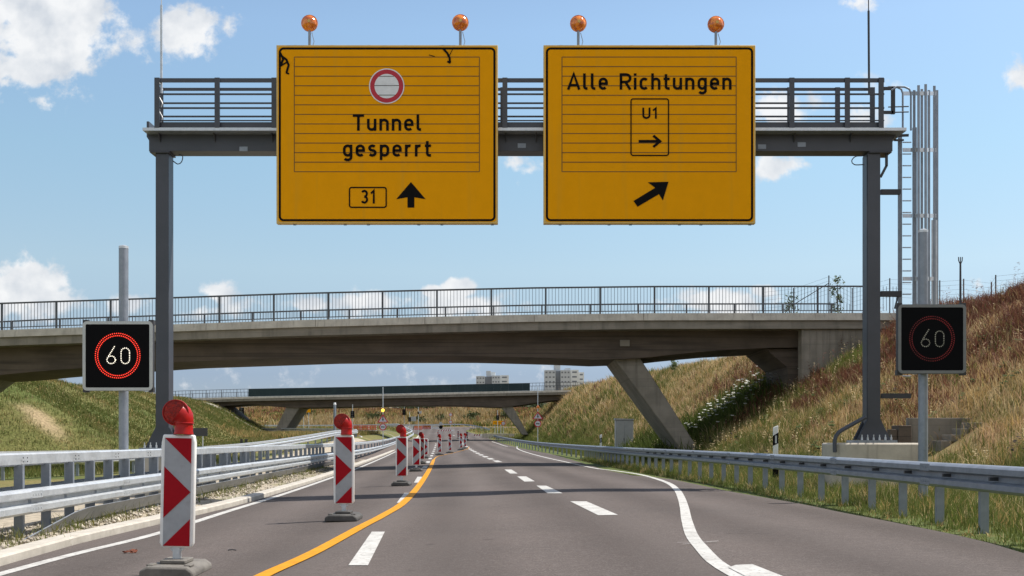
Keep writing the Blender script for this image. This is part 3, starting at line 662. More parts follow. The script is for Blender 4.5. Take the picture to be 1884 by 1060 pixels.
def draw1(fc):
    slats(fc, 541.5, 882, 105, 316)
    cx, cy = 711.5, 158.5
    fc.poly('rim', arc(cx, cy, 32.5, 32.5, 0, 360, 40)[:-1], .0135); fc.poly('ring', arc(cx, cy, 30.6, 30.6, 0, 360, 40)[:-1], .0145); fc.poly('disc', arc(cx, cy, 22.5, 22.5, 0, 360, 40)[:-1], .0155)
    for y in (140.5, 157.5, 175): 
        hwid = math.sqrt(22.5**2-(y-cy)**2); fc.stroke('text', [(cx-hwid, y), (cx+hwid, y)], 1.0, .0165)
    fc.text('text', 'Tunnel', 649, 775, 240.5, 30, 4.9, .0125); fc.text('text', 'gesperrt', 631, 793, 288, 30, 4.9, .0125, .17)
    fc.stroke('frame', rpx(643, 710.5, 345, 381.5, 4), 2.4, .0125, True); fc.text('text', '31', 664, 690, 374.5, 25, 3.8, .0125, .22)
    fc.poly('arrow', [(756, 335), (783, 366.5), (762.3, 363), (762.3, 382), (749.7, 382), (749.7, 363), (729, 366.5)], .0125)
    fc.stroke('scrib', [(515, 97), (521, 108), (516, 122)], 4, .0125); fc.stroke('scrib', [(518, 103), (527, 110), (531, 120), (527, 134)], 4, .013); fc.stroke('scrib', [(517, 121), (530, 113)], 3, .0125); fc.stroke('scrib', [(526, 134), (532, 136)], 3, .0125)
    fc.stroke('scrib', [(815, 89), (823, 98), (827, 106), (828, 115)], 4, .0125); fc.stroke('scrib', [(823, 113), (829, 116)], 3.4, .0125); fc.stroke('scrib', [(833, 90), (827, 102)], 1.2, .0125); fc.stroke('scrib', [(789, 101), (800, 104)], 1.2, .0125)
def draw2(fc):
    slats(fc, 1034, 1354.5, 105, 316)
    fc.text('text', 'Alle Richtungen', 1044, 1346, 165, 30, 4.8, .0125, .17)
    fc.stroke('frame', rpx(1161, 1230, 182, 286, 4), 2.2, .0125, True); fc.text('text', 'U1', 1182, 1209, 218.5, 20.5, 3.4, .0125, .2)
    fc.stroke('text', [(1175, 260), (1214, 260)], 5, .0125); fc.stroke('text', [(1202, 249.5), (1214.5, 260), (1202, 270.5)], 4.6, .0135)
    fc.poly('arrow', [(1230, 334.5), (1219.5, 369), (1212.5, 357.2), (1173, 380.5), (1165.5, 369.8), (1205.5, 345.5), (1192, 335.5)], .0125)
sign_board(508.5, 916, 83, 411.5, 'yellow sign reading Tunnel gesperrt with red ring prohibition symbol', draw1, [(569.5, 43), (847, 42)])
sign_board(1000, 1390, 83, 411.5, 'yellow sign reading Alle Richtungen with U1 detour box and diagonal arrow', draw2, [(1064, 43.5), (1317, 45)])

# ------------------------------------------------------------------ LED speed signs
def led_sign(px0, px1, py0, py1, pole_px, pole_top, Y, label, red, white, zfoot, frame='led_frame'):
    cxp, cyp = (px0+px1)/2, (py0+py1)/2; s_ = Y/F
    o = thing('led_speed_sign', label, 'speed sign', (P(pole_px, 0, Y).x, Y+.19, zfoot), 'electronic speed limit signs beside the gantry')
    p = MB(); pr_ = 8.6*s_; zt_ = P(0, pole_top, Y).z; p.tube([(P(pole_px, 0, Y).x, Y+.19, zfoot-.2), (P(pole_px, 0, Y).x, Y+.19, zt_)], pr_, 18); p.build('pole', 'galv_dark', o)
    p = MB(); p.lathe([(pr_*1.03, zt_-.03), (pr_*1.03, zt_+.012), (pr_*.5, zt_+.03)], (P(pole_px, 0, Y).x, Y+.19, 0), 18); p.build('pole_cap', 'galv_bright', o)
    a, c_ = P(px0, py1, Y), P(px1, py0, Y)
    cb_ = MB(); cb_.prism([(x, Y, z_) for x, z_ in rrect(a.x, c_.x, a.z, c_.z, .05)], (0, .10, 0)); cb = cb_.build('cabinet', 'dark_metal', o)
    fr = MB(); e = 3.0*s_
    fr.v = []; n = None
    for pl in stroke_polys(rrect(a.x+e, c_.x-e, a.z+e, c_.z-e, .05), 5.5*s_, True): fr.prism([(q.x, Y-.012, q.y) for q in pl], (0, .010, 0))
    fr.build('frame', frame, cb)
    sc_ = MB(); sc_.prism([(x, Y-.004, z_) for x, z_ in rrect(a.x+4*s_, c_.x-4*s_, a.z+4*s_, c_.z-4*s_, .04)], (0, .003, 0)); sc_.build('screen', 'screen', cb)
    cl = MB()
    for sx, sz in ((px0+4, py0+2), (px1-4, py0+2), (px0+4, py1-2), (px1-4, py1-2)):
        q = P(sx, sz, Y); cl.box(q.x-.045, q.x+.045, Y+.02, Y+.12, q.z-.045, q.z+.045)
    build_each(cl, 'corner_clamp', 'dark_metal', cb)
    def dots(pts, r, name, m_):
        d = MB()
        for x, y in pts:
            c0 = P(x, y, Y-.0065); d.poly([c0+Vector((r*math.cos(R(60*k_)), 0, r*math.sin(R(60*k_)))) for k_ in range(6)])
        d.build(name, m_, cb, smooth=0, fix=False)
    cyp2 = cyp-.5; ring_ = []
    for rr, n in ((41.0, 66), (36.8, 66)):
        for i in range(n):
            ring_.append((cxp+rr*math.cos(6.28318*(i+.5*(rr < 40))/n), cyp2+rr*math.sin(6.28318*(i+.5*(rr < 40))/n)))
    dots(ring_, 1.18*s_, 'led_ring', red)
    dg = []
    for ch, x0 in (('6', cxp-22.5), ('0', cxp+3.5)):
        for st in GL[ch][1]:
            pth = [Vector((x0+a_*39, cyp+16.5-b_*33.5, 0)) for a_, b_ in st]; dg += [(q.x, q.y) for q in lin(pth, 3.3)]
    dots(dg, 1.15*s_, 'led_digits', white)
led_sign(152, 281, 591, 719, 220.5, 451, 19.5, 'left electronic speed sign showing a bright 60 in a glowing red ring', 'led_red', 'led_white', -.2)
led_sign(1652, 1777.5, 560, 687.5, 1706, 421, 18.6, 'right electronic speed sign showing a faint 60 in a barely lit red ring', 'led_red_dim', 'led_white_dim', .05, 'led_frame_dull')

# ------------------------------------------------------------------ guardrails
def wprof(n0, zc, d=.08, half=.155, th=.006):
    f = [(0, -half), (d*.6, -half+.012), (d, -half+.04), (d, -.055), (d*.5, -.034), (0, -.03), (0, .03), (d*.5, .034), (d, .055), (d, half-.04), (d*.6, half-.012), (0, half)]
    return [(n0+a, zc+z_) for a, z_ in f]+[(n0+a-th, zc+z_) for a, z_ in reversed(f)]
def grounded(pts, dz=0): return [Vector((p[0], p[1], float(zbase(p[0], p[1]))+dz)) for p in pts]
def post_mesh(w, d, h, m_, name='post'):
    p = MB(); p.box(-w/2, w/2, -.004, .004, -.5, h); p.box(-w/2, -w/2+.006, .0045, d, -.5, h); p.box(w/2-.006, w/2, .0045, d, -.5, h)
    o = p.build(name, m_); me_ = o.data; bpy.data.objects.remove(o); return me_
# right rail
rp = grounded(spline([(5.3, -6, 0), (5.45, 6, 0), (5.48, 11.8, 0), (5.5, 14.5, 0), (5.5, 18.6, 0), (5.36, 26, 0), (5.12, 31, 0), (4.55, 44, 0), (3.67, 75, 0), (.72, 120, 0), (-1.1, 145, 0), (-2.6, 163, 0)], 1.0))
gr = thing('guardrail', 'grey double-wave guardrail on many posts along the right verge', 'guardrail', rp[0])
MB().sweep(rp, wprof(-.10, .60, -.08)).build('rail', 'galv_dark', gr)
bt = MB()
for p in lin(rp[2:45], 1.33): 
    for dz in (.605,): bt.box(p.x-.20, p.x-.105, p.y-.02, p.y+.02, p.z+dz-.02, p.z+dz+.02)
bt.build('bolts', 'dark_metal', gr)
pm = post_mesh(.10, .055, .74, 'galv_dark'); i = 0
pl_ = [p for p in lin(rp, 1.33) if p.y < 62]+[p for p in lin(rp, 3.2) if p.y >= 62]
for p in pl_[:100]: inst(pm, 'post', gr, p+Vector((.0, 0, 0)), R(90) if 0 else 0)
# left median barrier
bp_ = [(-5.0, -6, 0), (-5.75, 6, 0), (-6.13, 13.1, 0), (-6.58, 20, 0), (-7.23, 30, 0), (-8.5, 49.8, 0), (-10.0, 72, 0), (-11.9, 100, 0), (-14.6, 140, 0), (-16.6, 175, 0), (-18.5, 203, 0), (-22.5, 224, 0), (-31, 239, 0), (-45, 249, 0), (-80, 256, 0)]
lp = grounded(spline(bp_, 1.2))
gl = thing('guardrail', 'tall double-sided galvanised steel guardrail along the left median', 'guardrail', lp[0])
MB().sweep(lp, [(-.14, .955), (-.14, 1.08), (-.16, 1.10), (-.30, 1.10), (-.32, 1.08), (-.32, .955), (-.30, .935), (-.16, .935)]).build('top_beam', 'galv', gl)
MB().sweep(lp, wprof(0, .485, .08, .165)).build('rail', 'galv', gl)
MB().sweep(lp[:70], wprof(-.46, .485, -.08, .165)).build('rail', 'galv', gl)
lowp = [p for p in lp if p.y > 15.2]
st_ = [lp_ for lp_ in grounded(spline([(-6.2, 13.6, 0), (-6.34, 15.5, 0)], .6))]
lo = MB(); ramp_ = [Vector((p.x, p.y, p.z-.30+.30*min(1, max(0, (p.y-13.2)/2.6)))) for p in lin([Vector(q) for q in lp if 12.4 < q.y < 60], .6)]
lo.sweep(ramp_, [(-.10, .07), (-.06, .10), (-.02, .17), (.02, .23), (.05, .27), (.03, .275), (.0, .24), (-.04, .18), (-.08, .11), (-.11, .075)]); lo.build('lower_rail', 'galv_dark', gl)
pm2 = post_mesh(.11, .06, .95, 'galv_dark')
fr_ = [p for p in lin(lp, .95) if 7 < p.y < 26]+[p for p in lin(lp, 1.33) if 26 <= p.y < 50]+[p for p in lin(lp, 4) if p.y >= 50][:28]
for p in fr_: inst(pm2, 'post', gl, p+Vector((-.14, 0, 0)), R(4))
for p in [p+Vector((-.36, .5, 0)) for p in lin(lp, .95) if 7 < p.y < 32]: inst(pm2, 'post', gl, p, R(4))
rv = MB()
for p in lin(lp[3:24], 2.0):
    for dy in (-.42, -.3, .3, .42):
        for dz in (.99, 1.04): rv.box(p.x-.139+.0, p.x-.134, p.y+dy-.009, p.y+dy+.009, p.z+dz-.009, p.z+dz+.009)
rv.build('rivets', 'dark_metal', gl)
gp = MB()
for p in lin(lp, 1.33):
    if p.y < 70: gp.box(p.x-.115, p.x+.012, p.y-.03, p.y+.03, p.z+.465, p.z+.505)
gp.build('spacers', 'galv_dark', gl)
def splices(path, prof_dz, n0, sgn, name, par, m_):
    for p in path:
        mb = MB()
        for dz in prof_dz: mb.box(p.x+n0-.004, p.x+n0+.004, p.y-.16, p.y+.16, p.z+dz-.045, p.z+dz+.045)
        for dz in prof_dz:
            for dy in (-.12, -.04, .04, .12): mb.box(p.x+n0+sgn*.005-.005, p.x+n0+sgn*.005+.005, p.y+dy-.011, p.y+dy+.011, p.z+dz-.012, p.z+dz+.012)
        mb.build(name, m_, par)
splices([p for p in lin(lp, 4.0) if 7 < p.y < 60], (.575, .395), .083, 1, 'splice_plate', gl, 'galv')
splices([p for p in lin(rp, 4.0) if 7 < p.y < 60], (.69, .51), -.183, -1, 'splice_plate', gr, 'galv_dark')
# inner barrier of the ramp behind
bp2 = [(-17.6, 2, 0), (-17.2, 25, 0), (-14.2, 45, 0), (-14.4, 75, 0), (-16.3, 105, 0), (-18.3, 128, 0), (-20.4, 140, 0), (-25, 151, 0), (-33, 159, 0), (-48, 166, 0), (-80, 172, 0)]
lp2 = grounded(spline(bp2, 1.5))
g2 = thing('guardrail', 'bright galvanised guardrail on the inside of the ramp curve at left', 'guardrail', lp2[0])
MB().sweep(lp2, wprof(0, .62, .08)).build('rail', 'galv_bright', g2)
MB().sweep(lp2, [(-.05, .80), (-.05, .92), (-.2, .92), (-.2, .80)]).build('top_beam', 'galv_bright', g2)
pm3 = post_mesh(.10, .05, .80, 'galv_dark')
for p in lin(lp2, 4.0)[:90]: inst(pm3, 'post', g2, p+Vector((-.08, 0, 0)))
# far rail behind the ramp and along the far bank
lp3 = grounded(spline([(-100, 236, 0), (-64, 228, 0), (-46, 219, 0), (-37, 214, 0)], 3), .1)
lp3 = grounded(spline([(-120, 262, 0), (-80, 258, 0), (-40, 268.6, 0), (-22, 270, 0), (-12, 266, 0), (-7.5, 246, 0), (-4.5, 222, 0)], 3))
g3 = thing('guardrail', 'distant grey guardrail below the far golden bank', 'guardrail', lp3[0])
MB().sweep(lp3, wprof(0, .62, -.08)).build('rail', 'galv', g3)
for p in lin(lp3, 4.0)[:60]: inst(pm3, 'post', g3, p+Vector((0, .05, 0)))

# ------------------------------------------------------------------ overpasses
def pline(pts, xs, zfun):
    a = sorted(pts); return lambda x: float(np.interp(x, [q[0] for q in a], [q[1] for q in a]))
def overpass(Yf, Yb, x0, x1, top, sof, label, foc, legs, posts_off, screen=None):
    o = thing('overpass', label, 'bridge', (0, (Yf+Yb)/2, 0))
    xs = np.arange(x0, x1+.01, (x1-x0)/60)
    ov = foc                                             # scale of the edge sections (1 = near bridge)
    def band(name, sec, m_):
        mb = MB(); rows = [sec(x) for x in xs]; m = len(rows[0])
        for x, rr in zip(xs, rows): mb.v += [(x, a, z_) for a, z_ in rr]
        for i_ in range(len(xs)-1): mb.f += [(i_*m+k_, (i_+1)*m+k_, (i_+1)*m+(k_+1) % m, i_*m+(k_+1) % m) for k_ in range(m)]
        mb.f += [tuple(range(m))[::-1], tuple(range((len(xs)-1)*m, len(xs)*m))]
        return mb.build(name, m_, o, smooth=25)
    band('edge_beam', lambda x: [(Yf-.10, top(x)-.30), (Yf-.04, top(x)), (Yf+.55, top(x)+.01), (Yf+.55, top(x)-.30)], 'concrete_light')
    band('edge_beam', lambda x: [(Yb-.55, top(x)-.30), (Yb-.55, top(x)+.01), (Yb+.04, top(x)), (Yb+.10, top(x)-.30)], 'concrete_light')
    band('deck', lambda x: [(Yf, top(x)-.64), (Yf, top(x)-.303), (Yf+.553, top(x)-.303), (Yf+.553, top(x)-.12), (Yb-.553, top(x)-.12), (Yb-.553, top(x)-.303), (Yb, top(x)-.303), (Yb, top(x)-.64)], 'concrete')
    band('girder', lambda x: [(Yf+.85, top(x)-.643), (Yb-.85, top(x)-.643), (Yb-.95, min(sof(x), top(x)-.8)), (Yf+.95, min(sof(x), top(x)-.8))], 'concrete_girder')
    jn = MB()
    for x in np.arange(x0+2.1, x1, 4.48):
        jn.prism([(x, Yf-.102, top(x)-.297), (x+.018, Yf-.102, top(x)-.297), (x+.018, Yf-.043, top(x)-.004), (x, Yf-.043, top(x)-.004)], (0, .003, 0))
    jn.build('edge_joints', 'concrete_girder', o)
    for (a, b_, c_, d_, ya, yb) in legs:                  # a,b top-left/right (x,z); c,d bottom
        lg = MB(); lg.prism([(a[0], ya, a[1]), (b_[0], ya, b_[1]), (d_[0], ya, d_[1]), (c_[0], ya, c_[1])], (0, yb-ya, 0)); lg.build('leg', 'concrete', o, bevel=.05)
    for yy_, nm in ((Yf+.18, 'railing'), (Yb-.18, 'railing')):
        rl_ = MB(); hh = 1.12; rx = list(np.arange(x0, x1+.01, 1.0))
        for z_, hgt, wd in ((hh, .06, .07), (.12, .035, .04)):
            rl_.sweep([(x, yy_, top(x)+z_) for x in rx], [(-wd/2, -hgt/2), (-wd/2, hgt/2), (wd/2, hgt/2), (wd/2, -hgt/2)])
        step = .135 if Yf < 80 else .5
        bw = .008 if Yf < 80 else .02
        for x in np.arange(x0, x1, step): rl_.box(x-bw, x+bw, yy_-.008, yy_+.008, top(x)+.12, top(x)+hh)
        for x in np.arange(x0+posts_off, x1, 2.24): rl_.box(x-.035, x+.035, yy_-.036, yy_+.036, top(x)-.02, top(x)+hh-.03)
        rl_.build(nm, 'rail_dark', o, smooth=0)
    return o
YO = 44.6; kO = YO/F
T1 = pline([((px-CX)*kO, H+(HY-py)*kO) for px, py in ((-300, 622), (0, 607.5), (320, 597), (540, 589.5), (760, 584), (980, 579), (1200, 576.5), (1585, 576), (1800, 577))], 0, 0)
YS1 = YO+.95; k1 = YS1/F
S1 = pline([((px-CX)*k1, H+(HY-py)*k1) for px, py in ((-400, 690), (-60, 694), (0, 690), (80, 682), (320, 666), (600, 656.5), (760, 655), (880, 655), (1040, 659.5), (1100, 662), (1180, 659), (1241, 652), (1315, 645), (1410, 640), (1700, 636))], 0, 0)
def X1(px, Y): return (px-CX)/F*Y
legs1 = [((4.40, S1(4.4)+.7), (5.58, S1(5.6)+.7), (8.15, -.6), (9.05, -.6), YS1+.5, YS1+4.1)]
legs1 = []
yl_ = YS1+.35; a = (X1(1127, yl_), P(0, 656, yl_).z); b_ = (X1(1176, yl_), P(0, 656, yl_).z); c_ = (X1(1243.4, yl_), P(0, 815, yl_).z); d_ = (X1(1272, yl_), P(0, 806, yl_).z)
def ext(p, q, t): return (p[0]+(q[0]-p[0])*t, p[1]+(q[1]-p[1])*t)
legs1.append((ext(a, c_, -.06), ext(b_, d_, -.06), ext(a, c_, 1.35), ext(b_, d_, 1.35), yl_, yl_+4.0))
xl0 = X1(-118, yl_); legs1.append(((xl0, 4.3), (xl0+2.25, 4.3), (xl0-5.5, -.5), (xl0-4.3, -.5), yl_, yl_+4.0))
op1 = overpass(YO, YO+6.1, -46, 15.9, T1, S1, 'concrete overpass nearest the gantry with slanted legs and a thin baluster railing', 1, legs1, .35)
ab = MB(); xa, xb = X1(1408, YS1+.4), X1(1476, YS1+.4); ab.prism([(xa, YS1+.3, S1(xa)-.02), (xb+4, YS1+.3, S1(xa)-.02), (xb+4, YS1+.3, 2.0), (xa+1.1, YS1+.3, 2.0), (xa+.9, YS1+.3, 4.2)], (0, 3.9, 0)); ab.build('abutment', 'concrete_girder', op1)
ab = MB(); xw = X1(1474, YO+.25); ab.prism([(xw, YO+.15, T1(xw)-.645), (xw+7, YO+.15, T1(xw+7)-.645), (xw+7, YO+.15, 2.0), (xw, YO+.15, 2.0)], (0, .6, 0))
ab.build('wing_wall', 'concrete', op1)
ab = MB()
for i in range(26): ab.box(xw+.06+.27*i, xw+.09+.27*i, YO+.125, YO+.149, 2.2, T1(xw)-.66)
ab.build('wing_wall_ribs', 'concrete', op1)
pq = MB(); c0 = P(1150, 631, YS1-.2); pq.box(c0.x-.2, c0.x+.2, YS1-.13, YS1-.03, c0.z-.13, c0.z+.13); pq.build('plaque', 'concrete', op1)
# far bridge
YF = 158.0; kF = YF/F
T2 = pline([((px-CX)*kF, H+(HY-py)*kF) for px, py in ((-200, 762), (330, 733.5), (450, 730), (640, 726.5), (880, 721), (1080, 717), (1300, 714))], 0, 0)
S2 = pline([((px-CX)*kF, H+(HY-py)*kF) for px, py in ((-200, 775), (330, 748), (400, 747), (460, 743), (540, 750), (640, 748), (740, 745), (840, 745.5), (930, 749), (1010, 737), (1090, 730), (1300, 728))], 0, 0)
yf_ = YF+1.3; q = lambda px, py: (X1(px, yf_), P(0, py, yf_).z)
legs2 = [(q(529, 744), q(555, 744), q(498, 808), q(514, 808), yf_, yf_+7), (q(919, 744), q(941, 744), q(961, 800), q(972, 800), yf_, yf_+7)]
op2 = overpass(YF, YF+9, -56, 30, T2, S2, 'distant second concrete overpass with a dark glare screen on its deck', 1, legs2, .3)
gs = MB(); xs_ = np.linspace(X1(457, YF), X1(975, YF), 40)
for i in range(39):
    a_, b2 = xs_[i], xs_[i+1]-.004; gs.prism([(a_, YF-.02, T2(a_)+.02), (b2, YF-.02, T2(b2)+.02), (b2, YF-.02, T2(b2)+1.08), (a_, YF-.02, T2(a_)+1.08)], (0, .05, 0))
gs.build('glare_screen', 'glare', op2)
ab = MB(); ab.prism([(*q(330, 746)[:1], yf_-.6, q(330, 745)[1]), (q(408, 0)[0], yf_-.6, q(0, 745)[1]), (q(440, 0)[0], yf_-.6, q(0, 772)[1]), (q(330, 0)[0], yf_-.6, q(0, 772)[1])], (0, 8, 0)); ab.build('abutment', 'concrete_girder', op2)
ch = MB(); ch.sweep([Vector((p.x, p.y, float(terrain(p.x, p.y))+.12)) for p in lin([P(428, 755, 166), P(500, 800, 168), P(540, 814, 168)], 1)], [(-.5, -.2), (-.5, .12), (.5, .12), (.5, -.2)])
ch.build('slope_kerb', 'concrete_light', op2)
ch = MB(); ch.sweep([Vector((p.x, p.y, float(terrain(p.x, p.y))+.08)) for p in lin([P(360, 731, 150), P(400, 752, 155), P(500, 812, 156)], 1)], [(-.3, -.2), (-.3, .1), (.3, .1), (.3, -.2)])
ch.build('slope_kerb', 'concrete_light', op2)

# ------------------------------------------------------------------ beacons
def make_beacon(lamp):
    o = thing('guide_beacon', 'x', 'beacon', (0, 0, 0), 'red and white chevron beacons along the closed lane')
    f = MB(); f.prism([(x, -.35, z_) for x, z_ in [(-.23, 0), (.23, 0), (.23, .06), (.17, .10), (-.17, .10), (-.23, .06)]], (0, .70, 0)); foot = f.build('foot', 'rubber', o, bevel=.02)
    f = MB(); f.box(-.11, .11, -.15, .15, .102, .135); f.box(-.19, -.13, -.27, -.15, .09, .112); f.box(.13, .19, -.27, -.15, .09, .112); build_each(f, 'foot_lug', 'rubber', foot, bevel=.008)
    st = MB(); st.box(-.03, .03, -.03, .03, .136, .24); st.prism([(-.07, -.012, .236), (.07, -.012, .236), (.03, -.012, .19), (-.03, -.012, .19)], (0, .024, 0)); st.build('stub_post', 'galv', o)
    z0, z1 = .235, 1.235
    p = MB(); pts = [(-.125, z0), (.125, z0), (.148, z0+.04), (.148, z1-.07), (.135, z1), (-.135, z1), (-.148, z1-.07), (-.148, z0+.04)]
    p.prism([(x, -.035, z_) for x, z_ in pts], (0, .07, 0)); pan = p.build('panel', 'white_plastic', o, bevel=.012)
    w_ = .117; a0, a1 = z0+.015, z1-.03; hh = a1-a0
    p = MB(); p.prism([(-w_, -.039, a0), (w_, -.039, a0), (w_, -.039, a1), (-w_, -.039, a1)], (0, .0035, 0)); fc = p.build('reflective_face', 'beacon_white', pan)
    Z = lambda t: a1-hh*t
    p = MB()
    for tri in (((-w_, Z(0)), (w_, Z(0)), (w_, Z(.235))), ((-w_, Z(.265)), (w_, Z(.50)), (-w_, Z(.74))), ((-w_, Z(1)), (w_, Z(.75)), (w_, Z(1)))):
        p.prism([(x, -.0425, z_) for x, z_ in tri], (0, .003, 0))
    p.build('chevrons', 'red', pan)
    if lamp:
        l = MB(); l.lathe([(.085, z1+.004), (.085, z1+.012), (.080, z1+.03), (.080, z1+.10)], (.035, 0, 0), 18)
        l.tube([(.035, 0, z1+.09), (.033, .0, z1+.12), (.024, .002, z1+.15), (.008, .004, z1+.172), (-.012, .0, z1+.186)], [.080, .086, .096, .103, .104], 22)
        l.lathe([(.02, .05), (.07, .045), (.108, .015), (.116, -.03), (.116, -.056), (.108, -.058), (.108, -.048)], (-.025, 0, z1+.195), 24, 'y'); lo_ = l.build('warning_lamp', 'lamp_red', o, smooth=60)
        l = MB(); l.lathe([(.107, -.049), (.103, -.055), (.06, -.062), (.01, -.064)], (-.025, 0, z1+.195), 24, 'y'); l.build('lens', 'lens_red', lo_)
        l = MB(); l.lathe([(.0865, z1+.098), (.0885, z1+.104), (.0865, z1+.110)], (.035, 0, 0), 18); l.build('collar', 'lamp_red', lo_)
    return o
pa, pb = make_beacon(True), make_beacon(False); used = [False, False]
B = [(325, 1057, 9.65, 1, 2, 'largest chevron beacon with red lamp, in the foreground by the solid white line'),
     (633, 963, 15.75, 1, 1, 'second largest chevron beacon with red lamp, standing alone on the black rubber foot'),
     (739, 896.5, 27.5, 1, 0, 'chevron beacon with red lamp, third nearest, beside the yellow line'),
     (766, 871, 40, 0, 0, 'lampless chevron beacon just right of the third nearest beacon'),
     (775.5, 856.5, 52.5, 1, 0, 'chevron beacon whose red lamp shows between two lampless beacons'),
     (783.5, 845.5, 68.5, 0, -6, 'small lampless leaning chevron beacon at the far end of the curved row'),
     (808.5, 838.5, 79, 1, 20, 'small chevron beacon with red lamp, first past the bend of the yellow line'),
     (827.5, 834, 87, 1, 20, 'small chevron beacon with red lamp, standing alone above the thin yellow line'),
     (848, 829.5, 100, 1, 20, 'left one of the two small beacons close together at the end of the yellow line'),
     (855.5, 827.5, 108, 1, 20, 'right one of the two small beacons close together at the end of the yellow line')]
for px, py, Y, lamp, rz, lab in B:
    src = pa if lamp else pb; i = 0 if lamp else 1
    o = copy_tree(src) if used[i] else src; used[i] = True
    x = (px-CX)/F*Y; o.location = (x, Y, float(zbase(x, Y))); o.rotation_euler.z = R(rz); o['label'] = lab
nb = [o for o in bpy.data.objects if o.name.startswith('guide_beacon') and o['label'].startswith('largest')][0]
for c in kids(nb):
    if c.name.startswith('foot'):
        c.data = c.data.copy(); c.data.materials[0] = M['dusty_rubber']; c['label'] = 'dusty grey foot'
        for c3 in kids(c): c3.data = c3.data.copy(); c3.data.materials[0] = M['dusty_rubber']
nb.rotation_euler.y = R(1.2)
for px, Y, lab in ((806, 190, 'tiny distant beacon left of the striped barrier board'), (843, 175, 'tiny distant beacon right of the striped barrier board'), (859, 165, 'tiny distant beacon by the far right road edge')):
    o = copy_tree(pb); x = (px-CX)/F*Y; o.location = (x, Y, float(zbase(x, Y))); o.rotation_euler.z = R(10); o['label'] = lab

# ------------------------------------------------------------------ small road furniture
def ground_at(px, Y): x = (px-CX)/F*Y; return Vector((x, Y, float(terrain(x, Y))))
def road_at(px, Y): x = (px-CX)/F*Y; return Vector((x, Y, float(zbase(x, Y))))
def delineator(px, Y, label, ztop=None, h=1.0):
    g = ground_at(px, Y); 
    if ztop is not None: g.z = P(0, ztop, Y).z-h
    o = thing('delineator_post', label, 'marker post', g, 'black banded white marker posts')
    m = MB(); m.prism([(g.x-.06, g.y-.03, g.z-.3), (g.x+.06, g.y-.03, g.z-.3), (g.x+.06, g.y-.03, g.z+h), (g.x-.06, g.y-.03, g.z+h-.05)], (0, .07, 0)); m.build('post', 'white_plastic', o, bevel=.01)
    m = MB(); m.prism([(g.x-.063, g.y-.034, g.z+h-.50), (g.x+.063, g.y-.034, g.z+h-.44), (g.x+.063, g.y-.034, g.z+h-.17), (g.x-.063, g.y-.034, g.z+h-.25)], (0, .078, 0)); m.build('black_band', 'black', o)
    m = MB(); m.box(g.x-.022, g.x+.022, g.y-.038, g.y-.0345, g.z+h-.44, g.z+h-.25); m.build('reflector', 'white_refl', o)
    m = MB(); m.box(g.x-.064, g.x+.064, g.y-.034, g.y+.044, g.z-.3, g.z+h-.80); m.build('black_foot', 'black', o)
delineator(1427, 27, 'white marker post with slanted black band behind the right guardrail', 783)
delineator(1105.5, 62, 'small white marker post with black band near the grey cabinet', 799)
cabp = ground_at(1148, 62); o = thing('control_cabinet', 'tall light grey roadside cabinet in weeds left of the slanted bridge leg', 'cabinet', cabp)
zt_ = P(0, 773, 62).z; m = MB(); m.box(cabp.x-.50, cabp.x+.50, 61.7, 62.4, cabp.z-.3, zt_); m.build('body', 'cab', o, bevel=.02)
m = MB(); m.prism([(cabp.x-.54, 61.66, zt_), (cabp.x+.54, 61.66, zt_), (cabp.x+.54, 61.66, zt_+.06), (cabp.x-.54, 61.66, zt_+.10)], (0, .8, 0)); m.build('roof', 'cab', o)
m = MB(); m.box(cabp.x-.44, cabp.x-.01, 61.682, 61.698, cabp.z+.15, zt_-.08); m.box(cabp.x+.01, cabp.x+.44, 61.682, 61.698, cabp.z+.15, zt_-.08); dr = m.build('door', 'cab', o)
m = MB(); m.box(cabp.x-.05, cabp.x-.02, 61.66, 61.682, cabp.z+.8, cabp.z+.95); m.build('handle', 'dark_metal', dr)

